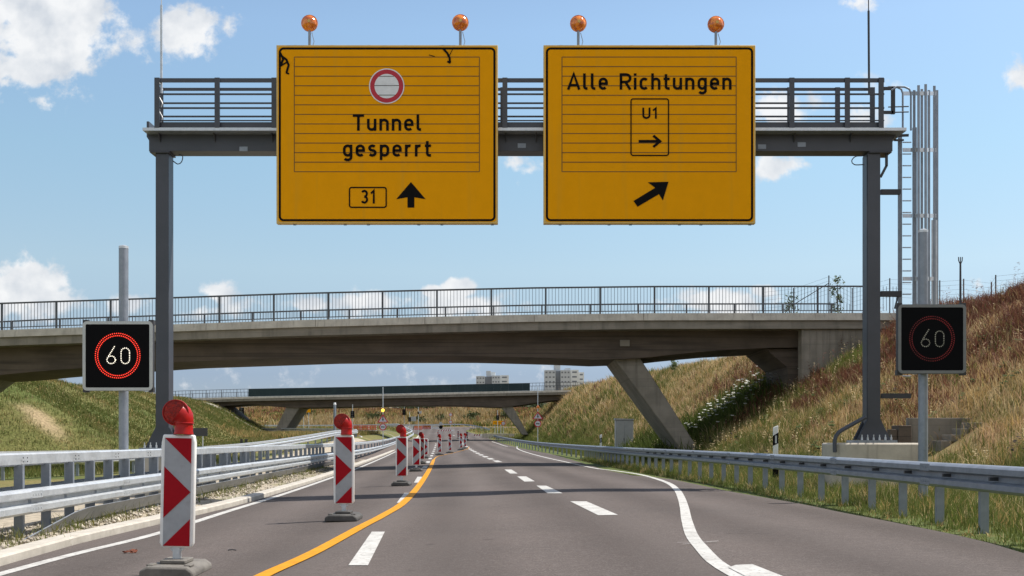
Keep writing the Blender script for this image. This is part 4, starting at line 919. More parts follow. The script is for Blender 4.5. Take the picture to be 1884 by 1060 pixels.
def warning_assembly(px, Y, y_lamp, y_tri, y_round, y_foot, y_top, label, lit):
    x = (px-CX)/F*Y; zt0 = P(0, y_foot, Y).z; o = thing('warning_sign_post', label, 'road sign', (x, Y, zt0), 'priority and overtaking sign posts')
    m = MB(); m.tube([(x, Y+.05, zt0-.6), (x, Y+.05, P(0, y_top, Y).z)], .035, 8); m.build('pole', 'galv', o)
    s_ = 10.5*Y/F; zt1 = P(0, y_tri[0], Y).z; zb1 = P(0, y_tri[1], Y).z
    def tri(k_, yo, m_, nm, par):
        cz = zb1+(zt1-zb1)/3; mm = MB(); mm.prism([(x+(a-x)*k_, Y-yo, cz+(b-cz)*k_) for a, b in ((x-s_, zb1), (x+s_, zb1), (x, zt1))], (0, .008, 0)); return mm.build(nm, m_, par)
    t = tri(1.0, .0, 'sign_red', 'triangle_plate', o); tri(.70, .0085, 'white_refl', 'triangle_face', t)
    mm = MB(); cz = (zb1*2+zt1)/3
    mm.bar((x, Y-.012, zb1+.14), (x, Y-.012, zb1+.5), .07, .005, (0, 1, 0))
    mm.bar((x-.1, Y-.0135, zb1+.22), (x+.1, Y-.0135, zb1+.22), .04, .002, (0, 1, 0)); mm.build('symbol', 'black', t)
    cz = P(0, y_round, Y).z; r_ = 6.6*Y/F
    mm = MB(); mm.lathe([(r_, -.0), (r_, .008)], (x, Y-.01, cz), 20, 'y'); rp_ = mm.build('round_plate', 'sign_red', o)
    mm = MB(); mm.lathe([(r_*.74, 0), (r_*.74, .004)], (x, Y-.016, cz), 20, 'y'); mm.build('round_face', 'white_refl', rp_)
    mm = MB(); mm.box(x-.13, x-.02, Y-.021, Y-.0175, cz-.06, cz+.05); mm.box(x+.02, x+.14, Y-.021, Y-.0175, cz-.06, cz+.03); mm.build('symbol', 'black', rp_)
    mm = MB(); cl = P(px, y_lamp, Y); mm.lathe([(.05, -.07), (.11, -.05), (.13, 0), (.11, .05), (.05, .07)], cl+Vector((0, -.05, 0)), 14, 'y'); mm.build('lamp', 'amber_lit' if lit else 'amber', o)
warning_assembly(704.5, 88, 755, (762, 777.5), 785.5, 808, 712, 'triangular warning sign with glowing yellow lamp above the median guardrail', True)
warning_assembly(989.5, 96, 749, (757, 771.5), 779.5, 812, 712, 'triangular warning sign with unlit orange lamp behind right guardrail', False)

# back of a sign on the ramp, two dark posts
o = thing('small_sign', 'dark back of a small road sign between lamp of the nearest beacon and hill', 'road sign', road_at(372, 40))
g = o.location.copy(); m = MB(); c0 = P(361, 795, 40); m.box(c0.x-.42, c0.x+.42, 39.98, 40.0, c0.z-.15, c0.z+.15); m.build('plate', 'dark_metal', o)
m = MB(); m.tube([(P(372.5, 0, 40).x, 40.04, g.z-.2), (P(372.5, 787, 40).x, 40.04, P(0, 787, 40).z)], .022, 8); m.build('pole', 'galv', o)
o = thing('marker_board', 'pair of short dark marker boards on the left ramp rail', 'marker board', road_at(447, 70))
g = o.location.copy()
for dx in (-.18, .12): 
    m = MB(); c0 = P(447, 808, 70); m.box(c0.x+dx, c0.x+dx+.17, 70, 70.03, g.z-.1, c0.z); m.build('board', 'dark_metal', o)

# concrete stairs and retaining wall right of the gantry
o = thing('retaining_wall', 'low pale concrete retaining wall in dry grass right of gantry post', 'wall', P(1730, 822, 26.6))
m = MB(); a_, b2 = P(1672, 840, 26.6), P(1797, 769, 26.6)
m.prism([(a_.x, 26.6, .2), (b2.x, 26.6, .6), (b2.x, 26.6, b2.z), (b2.x-.02, 26.6, b2.z), (a_.x, 26.6, b2.z)], (0, .2, 0)); m.build('panel', 'concrete', o, bevel=.01)
m = MB(); m.box(a_.x-.32, a_.x-.004, 26.4, 26.9, .2, P(0, 783, 26.6).z); m.box(a_.x-.5, a_.x-.33, 26.45, 26.7, .2, P(0, 790, 26.6).z); m.build('pier', 'concrete_girder', o, bevel=.01)
o = thing('concrete_steps', 'flight of block steps climbing the grassy slope beside retaining wall', 'steps', P(1745, 822, 26))
for i in range(4):
    m = MB(); c0 = P(1736+18*i, 811-11*i, 26); m.box(c0.x-.16, c0.x+.16, 25.75, 26.3, .3, c0.z); m.build('step', 'concrete', o, bevel=.01)

# mast with fork, fence along the crest
g = ground_at(1767, 40); o = thing('forked_mast', 'thin dark pole with a forked top on the right hill crest', 'pole', g)
m = MB(); zt_ = P(0, 483, 40).z; m.tube([(g.x, 40, g.z-.3), (g.x, 40, zt_)], [.05, .035], 8); m.build('pole', 'dark_metal', o)
m = MB()
for dx in (-.07, 0, .07): m.tube([(g.x, 40, zt_-.08), (g.x+dx*.9, 40, zt_+.06), (g.x+dx, 40, zt_+.2)], .018, 6)
m.build('fork', 'dark_metal', o)
fp = [(X1(px, Y), Y, P(0, t_, Y).z) for px, t_, Y in ((1405, 536, 60), (1460, 530, 59), (1525, 507, 57), (1568, 530, 56), (1637, 512, 55), (1729, 516, 53), (1773, 513, 52), (1824, 519, 51), (1832, 506, 50), (1890, 500, 49), (1990, 500, 46))]
o = thing('wire_fence', 'thin wire fence on steel posts along the right hill crest', 'fence', (fp[0][0], fp[0][1], 7))
for x, y, zt_ in fp:
    m = MB(); m.tube([(x, y, float(terrain(x, y))-.3), (x, y, zt_)], .03, 6); m.build('fence_post', 'dark_metal', o)
m = MB()
for j in range(5): m.tube([(x, y, zt_-.06-.22*j) for x, y, zt_ in fp], .005, 4)
m.bar((fp[1][0], fp[1][1], fp[1][2]-.9), (fp[2][0], fp[2][1], fp[2][2]-.4), .03, .03); m.build('wires', 'dark_metal', o)

# far road works clutter
def barrier_board(px, Y, w_, zc, label, name='barrier_board', legs=True):
    g = road_at(px, Y); o = thing(name, label, 'road barrier', g); m = MB(); m.box(g.x-w_/2, g.x+w_/2, Y-.02, Y+.02, g.z+zc-.14, g.z+zc+.14); bd = m.build('board', 'white_plastic', o)
    m = MB(); n = int(w_/.4)
    for i in range(n):
        x = g.x-w_/2+.4*i+.02; m.prism([(x, Y-.024, g.z+zc-.14), (x+.18, Y-.024, g.z+zc-.14), (x+.32, Y-.024, g.z+zc+.14), (x+.14, Y-.024, g.z+zc+.14)], (0, .003, 0))
    m.build('stripes', 'red', bd)
    for s_ in (-1, 1):
        m = MB(); m.box(g.x+s_*w_*.4-.03, g.x+s_*w_*.4+.03, Y+.021, Y+.07, g.z, g.z+zc+.1); m.build('leg', 'galv', o)
barrier_board(823, 196, 2.4, 1.0, 'red and white striped barrier board across the far lane')
barrier_board(879, 180, 1.4, .45, 'low red and white board at the far right road edge')
def fence_panel(px, Y, w_, m_, label, n=1):
    g = road_at(px, Y); o = thing('mesh_fence', label, 'road fence', g, 'plastic mesh fences closing the far road'); m = MB()
    for z_ in (.25, .6, .95): m.box(g.x-w_/2, g.x+w_/2, Y-.015, Y+.015, g.z+z_-.05, g.z+z_+.05)
    for x in np.arange(g.x-w_/2, g.x+w_/2, .3): m.box(x-.07, x+.07, Y-.02, Y-.0155, g.z+.2, g.z+1.0)
    m.build('panel', m_, o)
    for s_ in (-1, 1):
        m = MB(); m.box(g.x+s_*w_*.45-.05, g.x+s_*w_*.45+.05, Y+.016, Y+.06, g.z, g.z+1.05); m.build('leg', 'white_plastic', o)
for px, Y, w_, m_, lab in ((754, 246, 1.9, 'white_plastic', 'white mesh fence panel left of the orange one on the far road'), (769, 246, 2.0, 'fence_red', 'orange-red mesh fence panel in the middle of the far road'),
                           (785, 248, 1.9, 'red', 'dark red mesh fence panel right of the orange one'), (801, 248, 1.9, 'galv', 'grey mesh fence panel at the right end of the far row')):
    fence_panel(px, Y, w_, m_, lab)
for px, Y, w_ in ((656, 192, 1.4), (671, 192, 1.4), (686, 193, 1.4)): fence_panel(px, Y, w_, 'fence_red', 'red mesh fence panel across the ramp behind the median guardrail')
def signal(px, y0, y1, Y, label, back=None, yfoot=None):
    g = road_at(px, Y); zt_, zb = P(0, y0, Y).z, P(0, y1, Y).z; hw = (zt_-zb)*.28
    g.z = min(g.z, float(terrain(g.x, Y))); o = thing('traffic_light', label, 'traffic light', g, 'dark traffic lights beyond the far bridge')
    m = MB(); m.tube([(g.x, Y+.1, g.z-.2), (g.x, Y+.1, zt_+.9)], .05, 6); m.build('pole', 'galv', o)
    m = MB(); m.box(g.x-hw, g.x+hw, Y-.1, Y+.1, zb, zt_); hd = m.build('head', 'black', o, bevel=.03)
    m = MB()
    for i in range(3): m.lathe([(hw*.5, -.03), (hw*.5, .0)], (g.x, Y-.101, zt_-(zt_-zb)*(i+.5)/3), 10, 'y')
    m.build('lenses', 'dark_metal', hd)
    if back: m = MB(); m.box(g.x+hw+.02, g.x+hw+back, Y-.02, Y+.02, zb+.1, zt_+.1); m.build('grey_panel', 'sign_grey', o)
signal(648.5, 756, 769, 150, 'dark traffic light on a post right of the far grey pole')
signal(743.5, 753, 764, 170, 'dark traffic light highest beside the yellow warning lamp')
signal(753.5, 767.5, 776, 185, 'dark traffic light with pale panel above the median guardrail end', .9)
signal(769.5, 757.5, 762, 200, 'smallest dark traffic light under a pale plate before the far bank', .5)
signal(915.5, 764, 773, 190, 'dark traffic light above the small yellow sign at right')
signal(444.5, 750, 766, 185, 'dark traffic light left of the far bridge left leg')
g = road_at(616, 140); o = thing('steel_pole', 'plain grey steel pole behind the second beacon lamp', 'pole', g)
m = MB(); m.tube([(g.x, 140, g.z-.3), (g.x, 140, P(0, 745, 140).z)], [.2, .17], 10); m.build('shaft', 'galv_dark', o)
m = MB(); m.lathe([(.17, 0), (.2, .05), (.12, .3)], (g.x, 140, P(0, 745, 140).z), 8); m.build('cap', 'white_plastic', o)
def yellow_board(px0, px1, py0, py1, Y, label):
    a_, c0 = P(px0, py1, Y), P(px1, py0, Y); g = Vector(((a_.x+c0.x)/2, Y, float(terrain((a_.x+c0.x)/2, Y)))); o = thing('yellow_sign', label, 'road sign', g)
    m = MB(); m.box(a_.x, c0.x, Y, Y+.08, a_.z, c0.z); pl = m.build('board', 'sign_yellow', o)
    m = MB(); m.box(a_.x+.15, c0.x-.15, Y-.004, Y-.001, (a_.z+c0.z)/2-.02, (a_.z+c0.z)/2+.05); m.box(a_.x+.4, c0.x-.5, Y-.004, Y-.001, a_.z+.15, a_.z+.22); m.build('sign_lines', 'line_brown', pl)
    for s_ in (.2, .8):
        m = MB(); x = a_.x+(c0.x-a_.x)*s_; m.tube([(x, Y+.12, g.z-.3), (x, Y+.12, c0.z)], .05, 6); m.build('leg', 'galv', o)
yellow_board(555, 571, 747.5, 759, 190, 'bright yellow board just right of the far bridge left leg')
yellow_board(907, 925, 774.5, 781, 195, 'small dull yellow board under a dark traffic light at right')
def round_sign(px, Y, ys_, label):
    g = road_at(px, Y); g.z = min(g.z, float(terrain(g.x, Y))); o = thing('round_sign', label, 'road sign', g, 'small round signs in the far road works')
    m = MB(); m.tube([(g.x, Y+.04, g.z-.1), (g.x, Y+.04, P(0, ys_[0]-4, Y).z)], .04, 6); m.build('pole', 'galv', o)
    for y, m_ in zip(ys_, ('sign_red', 'sign_red')):
        c0 = P(px, y, Y); m = MB(); m.lathe([(.36, 0), (.36, .02)], (c0.x, Y-.02, c0.z), 16, 'y'); pl = m.build('plate', m_, o)
        m = MB(); m.lathe([(.27, 0), (.27, .004)], (c0.x, Y-.026, c0.z), 16, 'y'); m.build('face', 'white_refl', pl)
round_sign(829, 215, (763, 776.5), 'two round signs on one tall post before the far golden bank')
round_sign(926, 180, (779,), 'single round sign right of the small dull yellow board')
g = road_at(811, 205); o = thing('round_sign', 'grey-backed round sign over a dark round sign left of the barrier board', 'road sign', g)
m = MB(); m.tube([(g.x, 205.04, g.z), (g.x, 205.04, P(0, 776, 205).z)], .04, 6); m.build('pole', 'galv', o)
for y, m_ in ((780, 'sign_grey'), (786, 'black')):
    c0 = P(811, y, 205); m = MB(); m.lathe([(.36, 0), (.36, .02)], (c0.x, 204.98, c0.z), 16, 'y'); m.build('plate', m_, o)
g = road_at(912, 176); o = thing('concrete_barrier', 'low pale concrete barrier across the slip road at far right', 'barrier', g)
m = MB(); zz0 = float(terrain(g.x+1, 178)); m.prism([(X1(887, 178), 178, zz0-.1), (X1(887, 178), 178.5, zz0-.1), (X1(887, 178), 178.35, zz0+.75), (X1(887, 178), 178.15, zz0+.75)], (X1(946, 178)-X1(887, 178), 0, 0)); m.build('body', 'concrete_light', o)

# ------------------------------------------------------------------ distant buildings
def tower(name, Y, blocks, label, base):
    x = sum((b[0]+b[1])/2 for b in blocks)/len(blocks); o = thing('tower_block', label, 'building', (X1(x, Y), Y, base), 'grey tower blocks on the horizon')
    for i, (p0, p1, top, m_, dy, wn) in enumerate(blocks):
        a_, b2 = X1(p0, Y+dy), X1(p1, Y+dy); zt_ = P(0, top, Y+dy).z; m = MB(); m.box(a_, b2, Y+dy, Y+dy+14, base-2, zt_); wl = m.build('wall', m_, o)
        if wn:
            w_ = MB(); nfl = int((zt_-base)/3.9)
            for f in range(nfl):
                z_ = zt_-2.6-3.9*f
                for c in range(wn):
                    xc = a_+(b2-a_)*(c+.5)/wn; hw = (b2-a_)/wn*.28; w_.box(xc-hw, xc+hw, Y+dy-.08, Y+dy-.02, z_, z_+1.3)
            build_each(w_, 'window', 'tower_dark', wl)
tower('t', 900, [(1002, 1022, 681, 'tower', 0, 3), (1022, 1031.5, 683, 'tower_dark', 3, 0), (1020, 1031, 669, 'tower', 4, 0), (1031.5, 1049, 681, 'tower', 0, 3), (1039.5, 1049.5, 677.5, 'tower', 5, 0), (1049.5, 1064.5, 680.5, 'tower_light', 4, 1), (1064.5, 1074.5, 685, 'tower_light', 9, 1)], 'taller grey tower block at right with a raised lift shaft', 14)
tower('t', 1000, [(876, 892, 692, 'tower', 0, 3), (892, 905, 693, 'tower_dark', 3, 0), (894.5, 903, 682.5, 'tower', 4, 0), (903, 911, 685, 'tower_light', 6, 0), (905, 920, 691, 'tower', 0, 3), (920, 936, 690.5, 'tower_light', 4, 1)], 'shorter grey tower block at left half hidden by glare screen', 14)
def house(px0, px1, ytop, Y, m_, label, roofh=3):
    a_, b2 = X1(px0, Y), X1(px1, Y); zb = float(terrain((a_+b2)/2, Y)); zt_ = P(0, ytop, Y).z-roofh*.6; o = thing('house', label, 'house', ((a_+b2)/2, Y, zb), 'houses behind the far bank')
    m = MB(); m.box(a_, b2, Y, Y+9, zb-1, zt_); wl = m.build('wall', m_, o)
    m = MB(); m.prism([(a_-.4, Y-.5, zt_-.1), (a_-.4, Y+9.5, zt_-.1), (a_-.4, Y+4.5, zt_+roofh)], (b2-a_+.8, 0, 0)); m.build('roof', 'roof_red', o)
    m = MB(); n = max(2, int((b2-a_)/2.5))
    for i in range(n):
        xc = a_+(b2-a_)*(i+.5)/n; m.box(xc-.5, xc+.5, Y-.06, Y-.01, zt_-1.9, zt_-.7)
    build_each(m, 'window', 'tower_dark', wl)
house(612, 660, 738, 400, 'house_white', 'low red roofed house seen under the left half of far bridge')
house(664, 700, 735, 395, 'house_white', 'red roofed house directly behind the glowing warning lamp')
house(716, 762, 732, 410, 'house_white', 'white house with red roof behind the highest traffic light')
house(842, 872, 731, 380, 'house_white', 'white house wall left of the dark red roof behind far bank')
house(866, 912, 738, 350, 'roof_red', 'dark red gabled house left of the far bridge right leg')
house(905, 922, 730, 372, 'house_white', 'pale house gable beside the far bridge right leg')
house(964, 1010, 731, 372, 'house_white', 'pale house right of the far bridge right leg')

# ------------------------------------------------------------------ trees and saplings
def leafy(name, label, cat, base, height, radius, n, leaf, c1, c2, group=None, low=.15, trunk=.12, squash=1.0):
    o = thing(name, label, cat, base, group); t = MB(); b0 = Vector(base)
    t.tube([b0-Vector((0, 0, .3)), b0+Vector((radius*.05, 0, height*.5)), b0+Vector((0, 0, height*.9))], [trunk, trunk*.7, trunk*.2], 6)
    r = np.random.default_rng(int(abs(b0.x*31+b0.y*7+1)))
    tips = []
    for i in range(9):
        a = r.uniform(0, 6.28); h = r.uniform(low, .85); e = b0+Vector((math.cos(a)*radius*.7*(1-h*.5), math.sin(a)*radius*.7*(1-h*.5), height*(h+.1))); s0 = b0+Vector((0, 0, height*h*.8)); t.tube([s0, (s0+e)/2+Vector((0, 0, .02*height)), e], [trunk*.4, trunk*.25, trunk*.1], 5); tips.append(e)
    t.build('trunk', 'bark', o)
    tips += [b0+Vector((r.normal()*radius*.4, r.normal()*radius*.4, height*r.uniform(low+.1, .95))) for _ in range(14)]
    vs = []; cs = []
    for i in range(n):
        c = tips[r.integers(len(tips))]+Vector((r.normal(), r.normal(), r.normal()*squash))*radius*.24
        d = Vector((r.normal(), r.normal(), r.normal())).normalized(); e = d.orthogonal().normalized(); l = leaf*r.uniform(.6, 1.3)
        vs += [c-d*l, c+e*l*.45, c+d*l, c-e*l*.45]; w_ = r.uniform(); cs.append([a*(1-w_)+b*w_ for a, b in zip(c1, c2)])
    v = np.array([tuple(p-b0) for p in vs]); me = bpy.data.meshes.new('crown'); me.from_pydata(v.tolist(), [], [(4*i, 4*i+1, 4*i+2, 4*i+3) for i in range(n)])
    ca = me.color_attributes.new('Col', 'FLOAT_COLOR', 'POINT'); ca.data.foreach_set('color', np.repeat(np.concatenate([np.array(cs), np.ones((n, 1))], 1), 4, 0).astype('f').ravel()); me.materials.append(M['leaf'])
    c = bpy.data.objects.new('crown', me); col.objects.link(c); c.parent = o; return o
g = ground_at(1541, 58); leafy('sapling', 'tallest thin sapling on the right crest seen through the bridge railing', 'tree', g, P(0, 502, 58).z-g.z, .42, 420, .09, (.05, .08, .02), (.10, .13, .04), 'young saplings by the overpass', .25, .03)
g = ground_at(1452, 60); leafy('sapling', 'small sapling behind the overpass railing left of the tallest one', 'tree', g, P(0, 535, 60).z-g.z, .45, 300, .09, (.04, .07, .02), (.08, .11, .03), 'young saplings by the overpass', .25, .03)
g = ground_at(1570, 57); leafy('shrub', 'loose green shrub at the right end of the overpass railing', 'shrub', g, 1.1, .7, 500, .09, (.07, .10, .03), (.16, .18, .06), None, .1, .03)
g = ground_at(1240, 82); leafy('sapling', 'tiny sapling on the crest just right of the slanted leg top', 'tree', g, 1.3, .35, 160, .1, (.05, .08, .02), (.10, .13, .04), 'young saplings by the overpass', .25, .03)
for px, Y, h, rr, lab in ((590, 345, 9, 6, 'dark tree behind far bank above the left end of the ramp'), (640, 420, 10, 6, 'dark tree behind the low red roofed house'), (705, 430, 11, 6, 'dark tree between two houses behind the warning lamp'), (785, 350, 8, 6, 'broad dark tree behind middle of the far bank'), (815, 352, 8.5, 6, 'dark tree left of the white house wall behind the bank'), (835, 345, 8, 4, 'dark tree touching the white house wall'),
                          (500, 330, 8, 7, 'dark tree left of the far bridge left leg'), (950, 340, 8, 5, 'dark green tree just right of the far bridge right leg'), (990, 345, 8, 5, 'dark green tree right of the unlit orange lamp'), (755, 365, 9, 6, 'dark tree behind the white house with red roof')):
    g = ground_at(px, Y); leafy('tree', lab, 'tree', g, max(2.5, P(0, 743, Y).z-g.z), rr, 1600, .45, (.018, .030, .012), (.05, .065, .02), 'dark trees behind the far bank', .08, .25, .35)

for px, Y, h, rr, lab in ((812, 284, 2.4, 1.8, 'dark green bush low on the far golden bank left of centre'), (770, 280, 2.2, 2.2, 'dark green bush beside the smallest traffic light on the far bank'), (866, 286, 2.6, 2.2, 'dark bush on the far bank above the slip road'), (690, 288, 2.4, 2.4, 'green bush on the far bank behind the warning triangle'), (560, 292, 2.6, 2.6, 'green bush on the far bank beside bright yellow board'), (935, 290, 2.8, 2.2, 'green bush on the far bank behind far bridge right leg')):
    g = ground_at(px, Y); leafy('bush', lab, 'bush', g, h*.8, rr, 420, .4, (.03, .045, .015), (.09, .10, .03), 'bushes on the far bank', .05, .1, .6)

# fallen leaf on the road, small dark bits
g = G(241, 1018); dbr = MB()
for i in range(14):
    c0 = g+Vector((random.uniform(-.07, .07), random.uniform(-.05, .05), random.uniform(.012, .03))); d = Vector((random.uniform(-1, 1), random.uniform(-1, 1), random.uniform(-.3, .6))).normalized()*.035; e = d.orthogonal().normalized()*.016
    dbr.poly([c0-d, c0+e, c0+d, c0-e])
o = tag(dbr.build('dead_leaf', 'debris', smooth=0), 'crumpled reddish brown dead leaf on asphalt beside the nearest beacon', 'leaf')
o = None
for px, py, lab in ((427, 1013.5, 'thin dark twig on the asphalt near the second beacon'), ):
    g = G(px, py); m = MB(); m.tube([g+Vector((-.045, 0, .008)), g+Vector((0, .01, .013)), g+Vector((.045, -.005, .008))], .006, 6); tag(m.build('twig', 'dark_metal'), lab, 'twig')

# ------------------------------------------------------------------ gravel
def mesh_from(name, V, Fc, colr, m_, label=None):
    me = bpy.data.meshes.new(name); nv = len(V); k_ = Fc.shape[1]
    me.vertices.add(nv); me.vertices.foreach_set('co', V.astype('f').ravel())
    me.loops.add(Fc.size); me.loops.foreach_set('vertex_index', Fc.astype('i').ravel())
    me.polygons.add(len(Fc)); me.polygons.foreach_set('loop_start', np.arange(0, Fc.size, k_, dtype='i'))
    me.update(calc_edges=True)
    if colr is not None:
        ca = me.color_attributes.new('Col', 'FLOAT_COLOR', 'POINT'); ca.data.foreach_set('color', np.concatenate([colr, np.ones((nv, 1))], 1).astype('f').ravel())
    me.materials.append(m_); o = bpy.data.objects.new(name, me); col.objects.link(o); o['kind'] = 'stuff'
    if label: o['label'] = label
    return o
n = 9000; yv = 6+54*RNG.random(n)**1.7; off = RNG.random(n)
xk = np.interp(yv, [p.y for p in kp], [p.x for p in kp]); xv = xk-.24-off*1.7
zv = terrain(xv, yv); r_ = .012+.035*RNG.random(n)**2
oct_ = np.array([(1, 0, 0), (0, 1, 0), (-1, 0, 0), (0, -1, 0), (0, 0, .8), (0, 0, -.8)]); tri_ = np.array([(0, 1, 4), (1, 2, 4), (2, 3, 4), (3, 0, 4), (1, 0, 5), (2, 1, 5), (3, 2, 5), (0, 3, 5)])
jit = 1+.35*RNG.standard_normal((n, 6, 1)); V = np.stack([xv, yv, zv+r_*.3], -1)[:, None, :]+oct_[None]*r_[:, None, None]*jit
Fc = (tri_[None]+6*np.arange(n)[:, None, None]).reshape(-1, 3)
tone = RNG.uniform(.55, 1.25, n); gcol = np.array((.40, .355, .29))[None]*tone[:, None]
mesh_from('gravel', V.reshape(-1, 3), Fc, np.repeat(gcol, 6, 0), M['ground'], 'pale gravel between kerb and median guardrail')

# ------------------------------------------------------------------ grass
def tufts(name, x, y, h, wd, nb, colr, spread, lean=.35, label=None, tipc=None):
    n = len(x); z_ = terrain(x, y); N_ = n*nb
    bx = np.repeat(x, nb)+RNG.standard_normal(N_)*np.repeat(spread, nb); by = np.repeat(y, nb)+RNG.standard_normal(N_)*np.repeat(spread, nb); bz = np.repeat(z_, nb)-.03
    hh = np.repeat(h, nb)*RNG.uniform(.45, 1.15, N_); ww = np.repeat(wd, nb)*RNG.uniform(.6, 1.3, N_)
    an = RNG.uniform(0, 6.28, N_); ln = np.abs(RNG.standard_normal(N_))*lean*hh; la = RNG.uniform(0, 6.28, N_)
    dx, dy = np.cos(an)*ww/2, np.sin(an)*ww/2; lx, ly = np.cos(la)*ln, np.sin(la)*ln
    z0 = np.zeros(N_)
    V = np.stack([np.stack([bx-dx, by-dy, bz], -1), np.stack([bx+dx, by+dy, bz], -1), np.stack([bx+lx*.35+dx*.8, by+ly*.35+dy*.8, bz+hh*.6], -1), np.stack([bx+lx*.35-dx*.8, by+ly*.35-dy*.8, bz+hh*.6], -1), np.stack([bx+lx, by+ly, bz+hh], -1)], 1).reshape(-1, 3)
    i5 = 5*np.arange(N_)[:, None]
    Fc = np.concatenate([i5+np.array([[0, 1, 2]]), i5+np.array([[0, 2, 3]]), i5+np.array([[3, 2, 4]])])
    cb = np.repeat(colr, nb, 0)*RNG.uniform(.7, 1.3, N_)[:, None]
    C = np.repeat(cb, 5, 0).reshape(N_, 5, 3)
    if tipc is not None: C[:, 4] = np.repeat(tipc, nb, 0); C[:, 2:4] = C[:, 2:4]*.5+C[:, 4:5]*.5
    mesh_from(name, V, Fc, C.reshape(-1, 3), M['grass'], label)
PINK = np.array((.50, .33, .20)); GREEN = np.array((.095, .125, .028)); LGREEN = np.array((.15, .17, .045)); STRAW = np.array((.56, .43, .235)); GOLD = np.array((.44, .30, .125)); RED = np.array((.17, .075, .048)); OLIVE = np.array((.20, .185, .062))
def visible(x, y, m=1.03): return (np.abs(x) < .471*m*y+.6)
def scatter(n, yr, power, fx): 
    yv = yr[0]+(yr[1]-yr[0])*RNG.random(n)**power; xv = fx(yv, RNG.random(n)); k_ = visible(xv, yv); return xv[k_], yv[k_]
# right hill
def right_hill(n, yr, power, hs, ws, nb):
    x, y = scatter(n, yr, power, lambda y_, t: np.interp(y_, YT, RT)-.6+t*(np.interp(y_, YC, RC)+1.2-np.interp(y_, YT, RT)))
    d, n1_, n2_, up_, _ = veg_colour(x, y, None); r1 = RNG.random(len(x))
    redp = np.clip((up_-3.6)*.24+n2_*.8-.08, 0, .82)*np.clip((62-y)/8, 0, 1)
    redp = np.maximum(redp, np.clip(n2_*.9-.38, 0, .5)*(up_ > 1.5))
    isred = RNG.random(len(x)) < redp
    d = np.clip(d*.84-.95*np.clip(fbm(x, y, .7, 11)-.02, 0, 1)-.5*np.clip(fbm(x, y, .25, 17), 0, 1)-.12*(y > 56), 0, 1); pk = RNG.random(len(x)) < .35+.5*fbm(x, y, .6, 19)
    c = np.where((r1 < d)[:, None], np.where((RNG.random(len(x)) < .6)[:, None], np.where(pk[:, None], PINK, STRAW), GOLD), np.where((RNG.random(len(x)) < .5)[:, None], OLIVE, GREEN))
    far = y > 58
    gp_ = np.exp(-(((x-(9.0-(y-50)*.02))/2.5)**2))*np.exp(-((y-51.5)/4.0)**2)       # green herbs under the overpass
    gp_ = np.maximum(gp_, .75*np.exp(-((x-13.6)/1.3)**2-((y-43.2)/2.0)**2)+.6*np.exp(-((x-9.6)/1.3)**2-((y-40)/3.5)**2)); c = np.where((RNG.random(len(x)) < gp_*1.2)[:, None], np.where((RNG.random(len(x)) < .5)[:, None], GREEN, LGREEN), c); isred &= gp_ < .3
    c = np.where(isred[:, None], RED, c)
    base = np.clip((np.where(y > 30, 2.3, 1.6)-up_)/1.6, 0, 1); c = np.where((RNG.random(len(x)) < base*.9)[:, None], LGREEN*.85, c)
    h = hs*(.45+.6*RNG.random(len(x)))*(1+.45*fbm(x, y, 1.1, 13))*(1-.45*base)*np.where(isred, 1.15, 1.0)
    keep = ~((np.hypot((x-P(1607, 0, YG).x)/1.35, (y-YG)/.9) < 1) | ((x > 9.4) & (x < 11.1) & (y > 24.7) & (y < 26.75) & (RNG.random(len(x)) < .9)) | ((x > 9.2) & (x < 10.6) & (y > 21.5) & (y < 24.7) & (RNG.random(len(x)) < .45)))
    x, y, c, h, isred = x[keep], y[keep], c[keep], h[keep], isred[keep]
    tip = np.where(isred[:, None], RED*.9, c*1.15)
    tufts('grass', x, y, h, np.full(len(x), ws)*np.where(isred, 1.6, 1), nb, c, np.full(len(x), .11+.1*(ws > .02)), .62, 'tall dry grass and brown dock on right embankment', tip)
right_hill(21000, (12, 48), 1.0, .46, .014, 8)
right_hill(20000, (46, 100), 1.0, .52, .026, 6)
right_hill(9000, (96, 180), 1.0, .85, .06, 5)
# verge below the right rail
x, y = scatter(9000, (6, 60), 1.4, lambda y_, t: np.interp(y_, [p.y for p in rp], [p.x for p in rp])-.62+t*3.3)
xe = np.interp(y, *zip(*sorted((p.y, p.x) for p in edge_p))); k_ = x > xe+.03; x, y, xe = x[k_], y[k_], xe[k_]
r1 = RNG.random(len(x)); c = np.where((r1 < .5)[:, None], LGREEN, np.where((r1 < .82)[:, None], GREEN*1.1, np.where((r1 < .93)[:, None], GOLD, STRAW)))
lat = np.clip((x-xe)/1.2, .25, 1)
tufts('grass', x, y, .27*lat*(.5+.8*RNG.random(len(x))), np.full(len(x), .011), 9, c, np.full(len(x), .07), .5, 'green verge grass under the right guardrail')
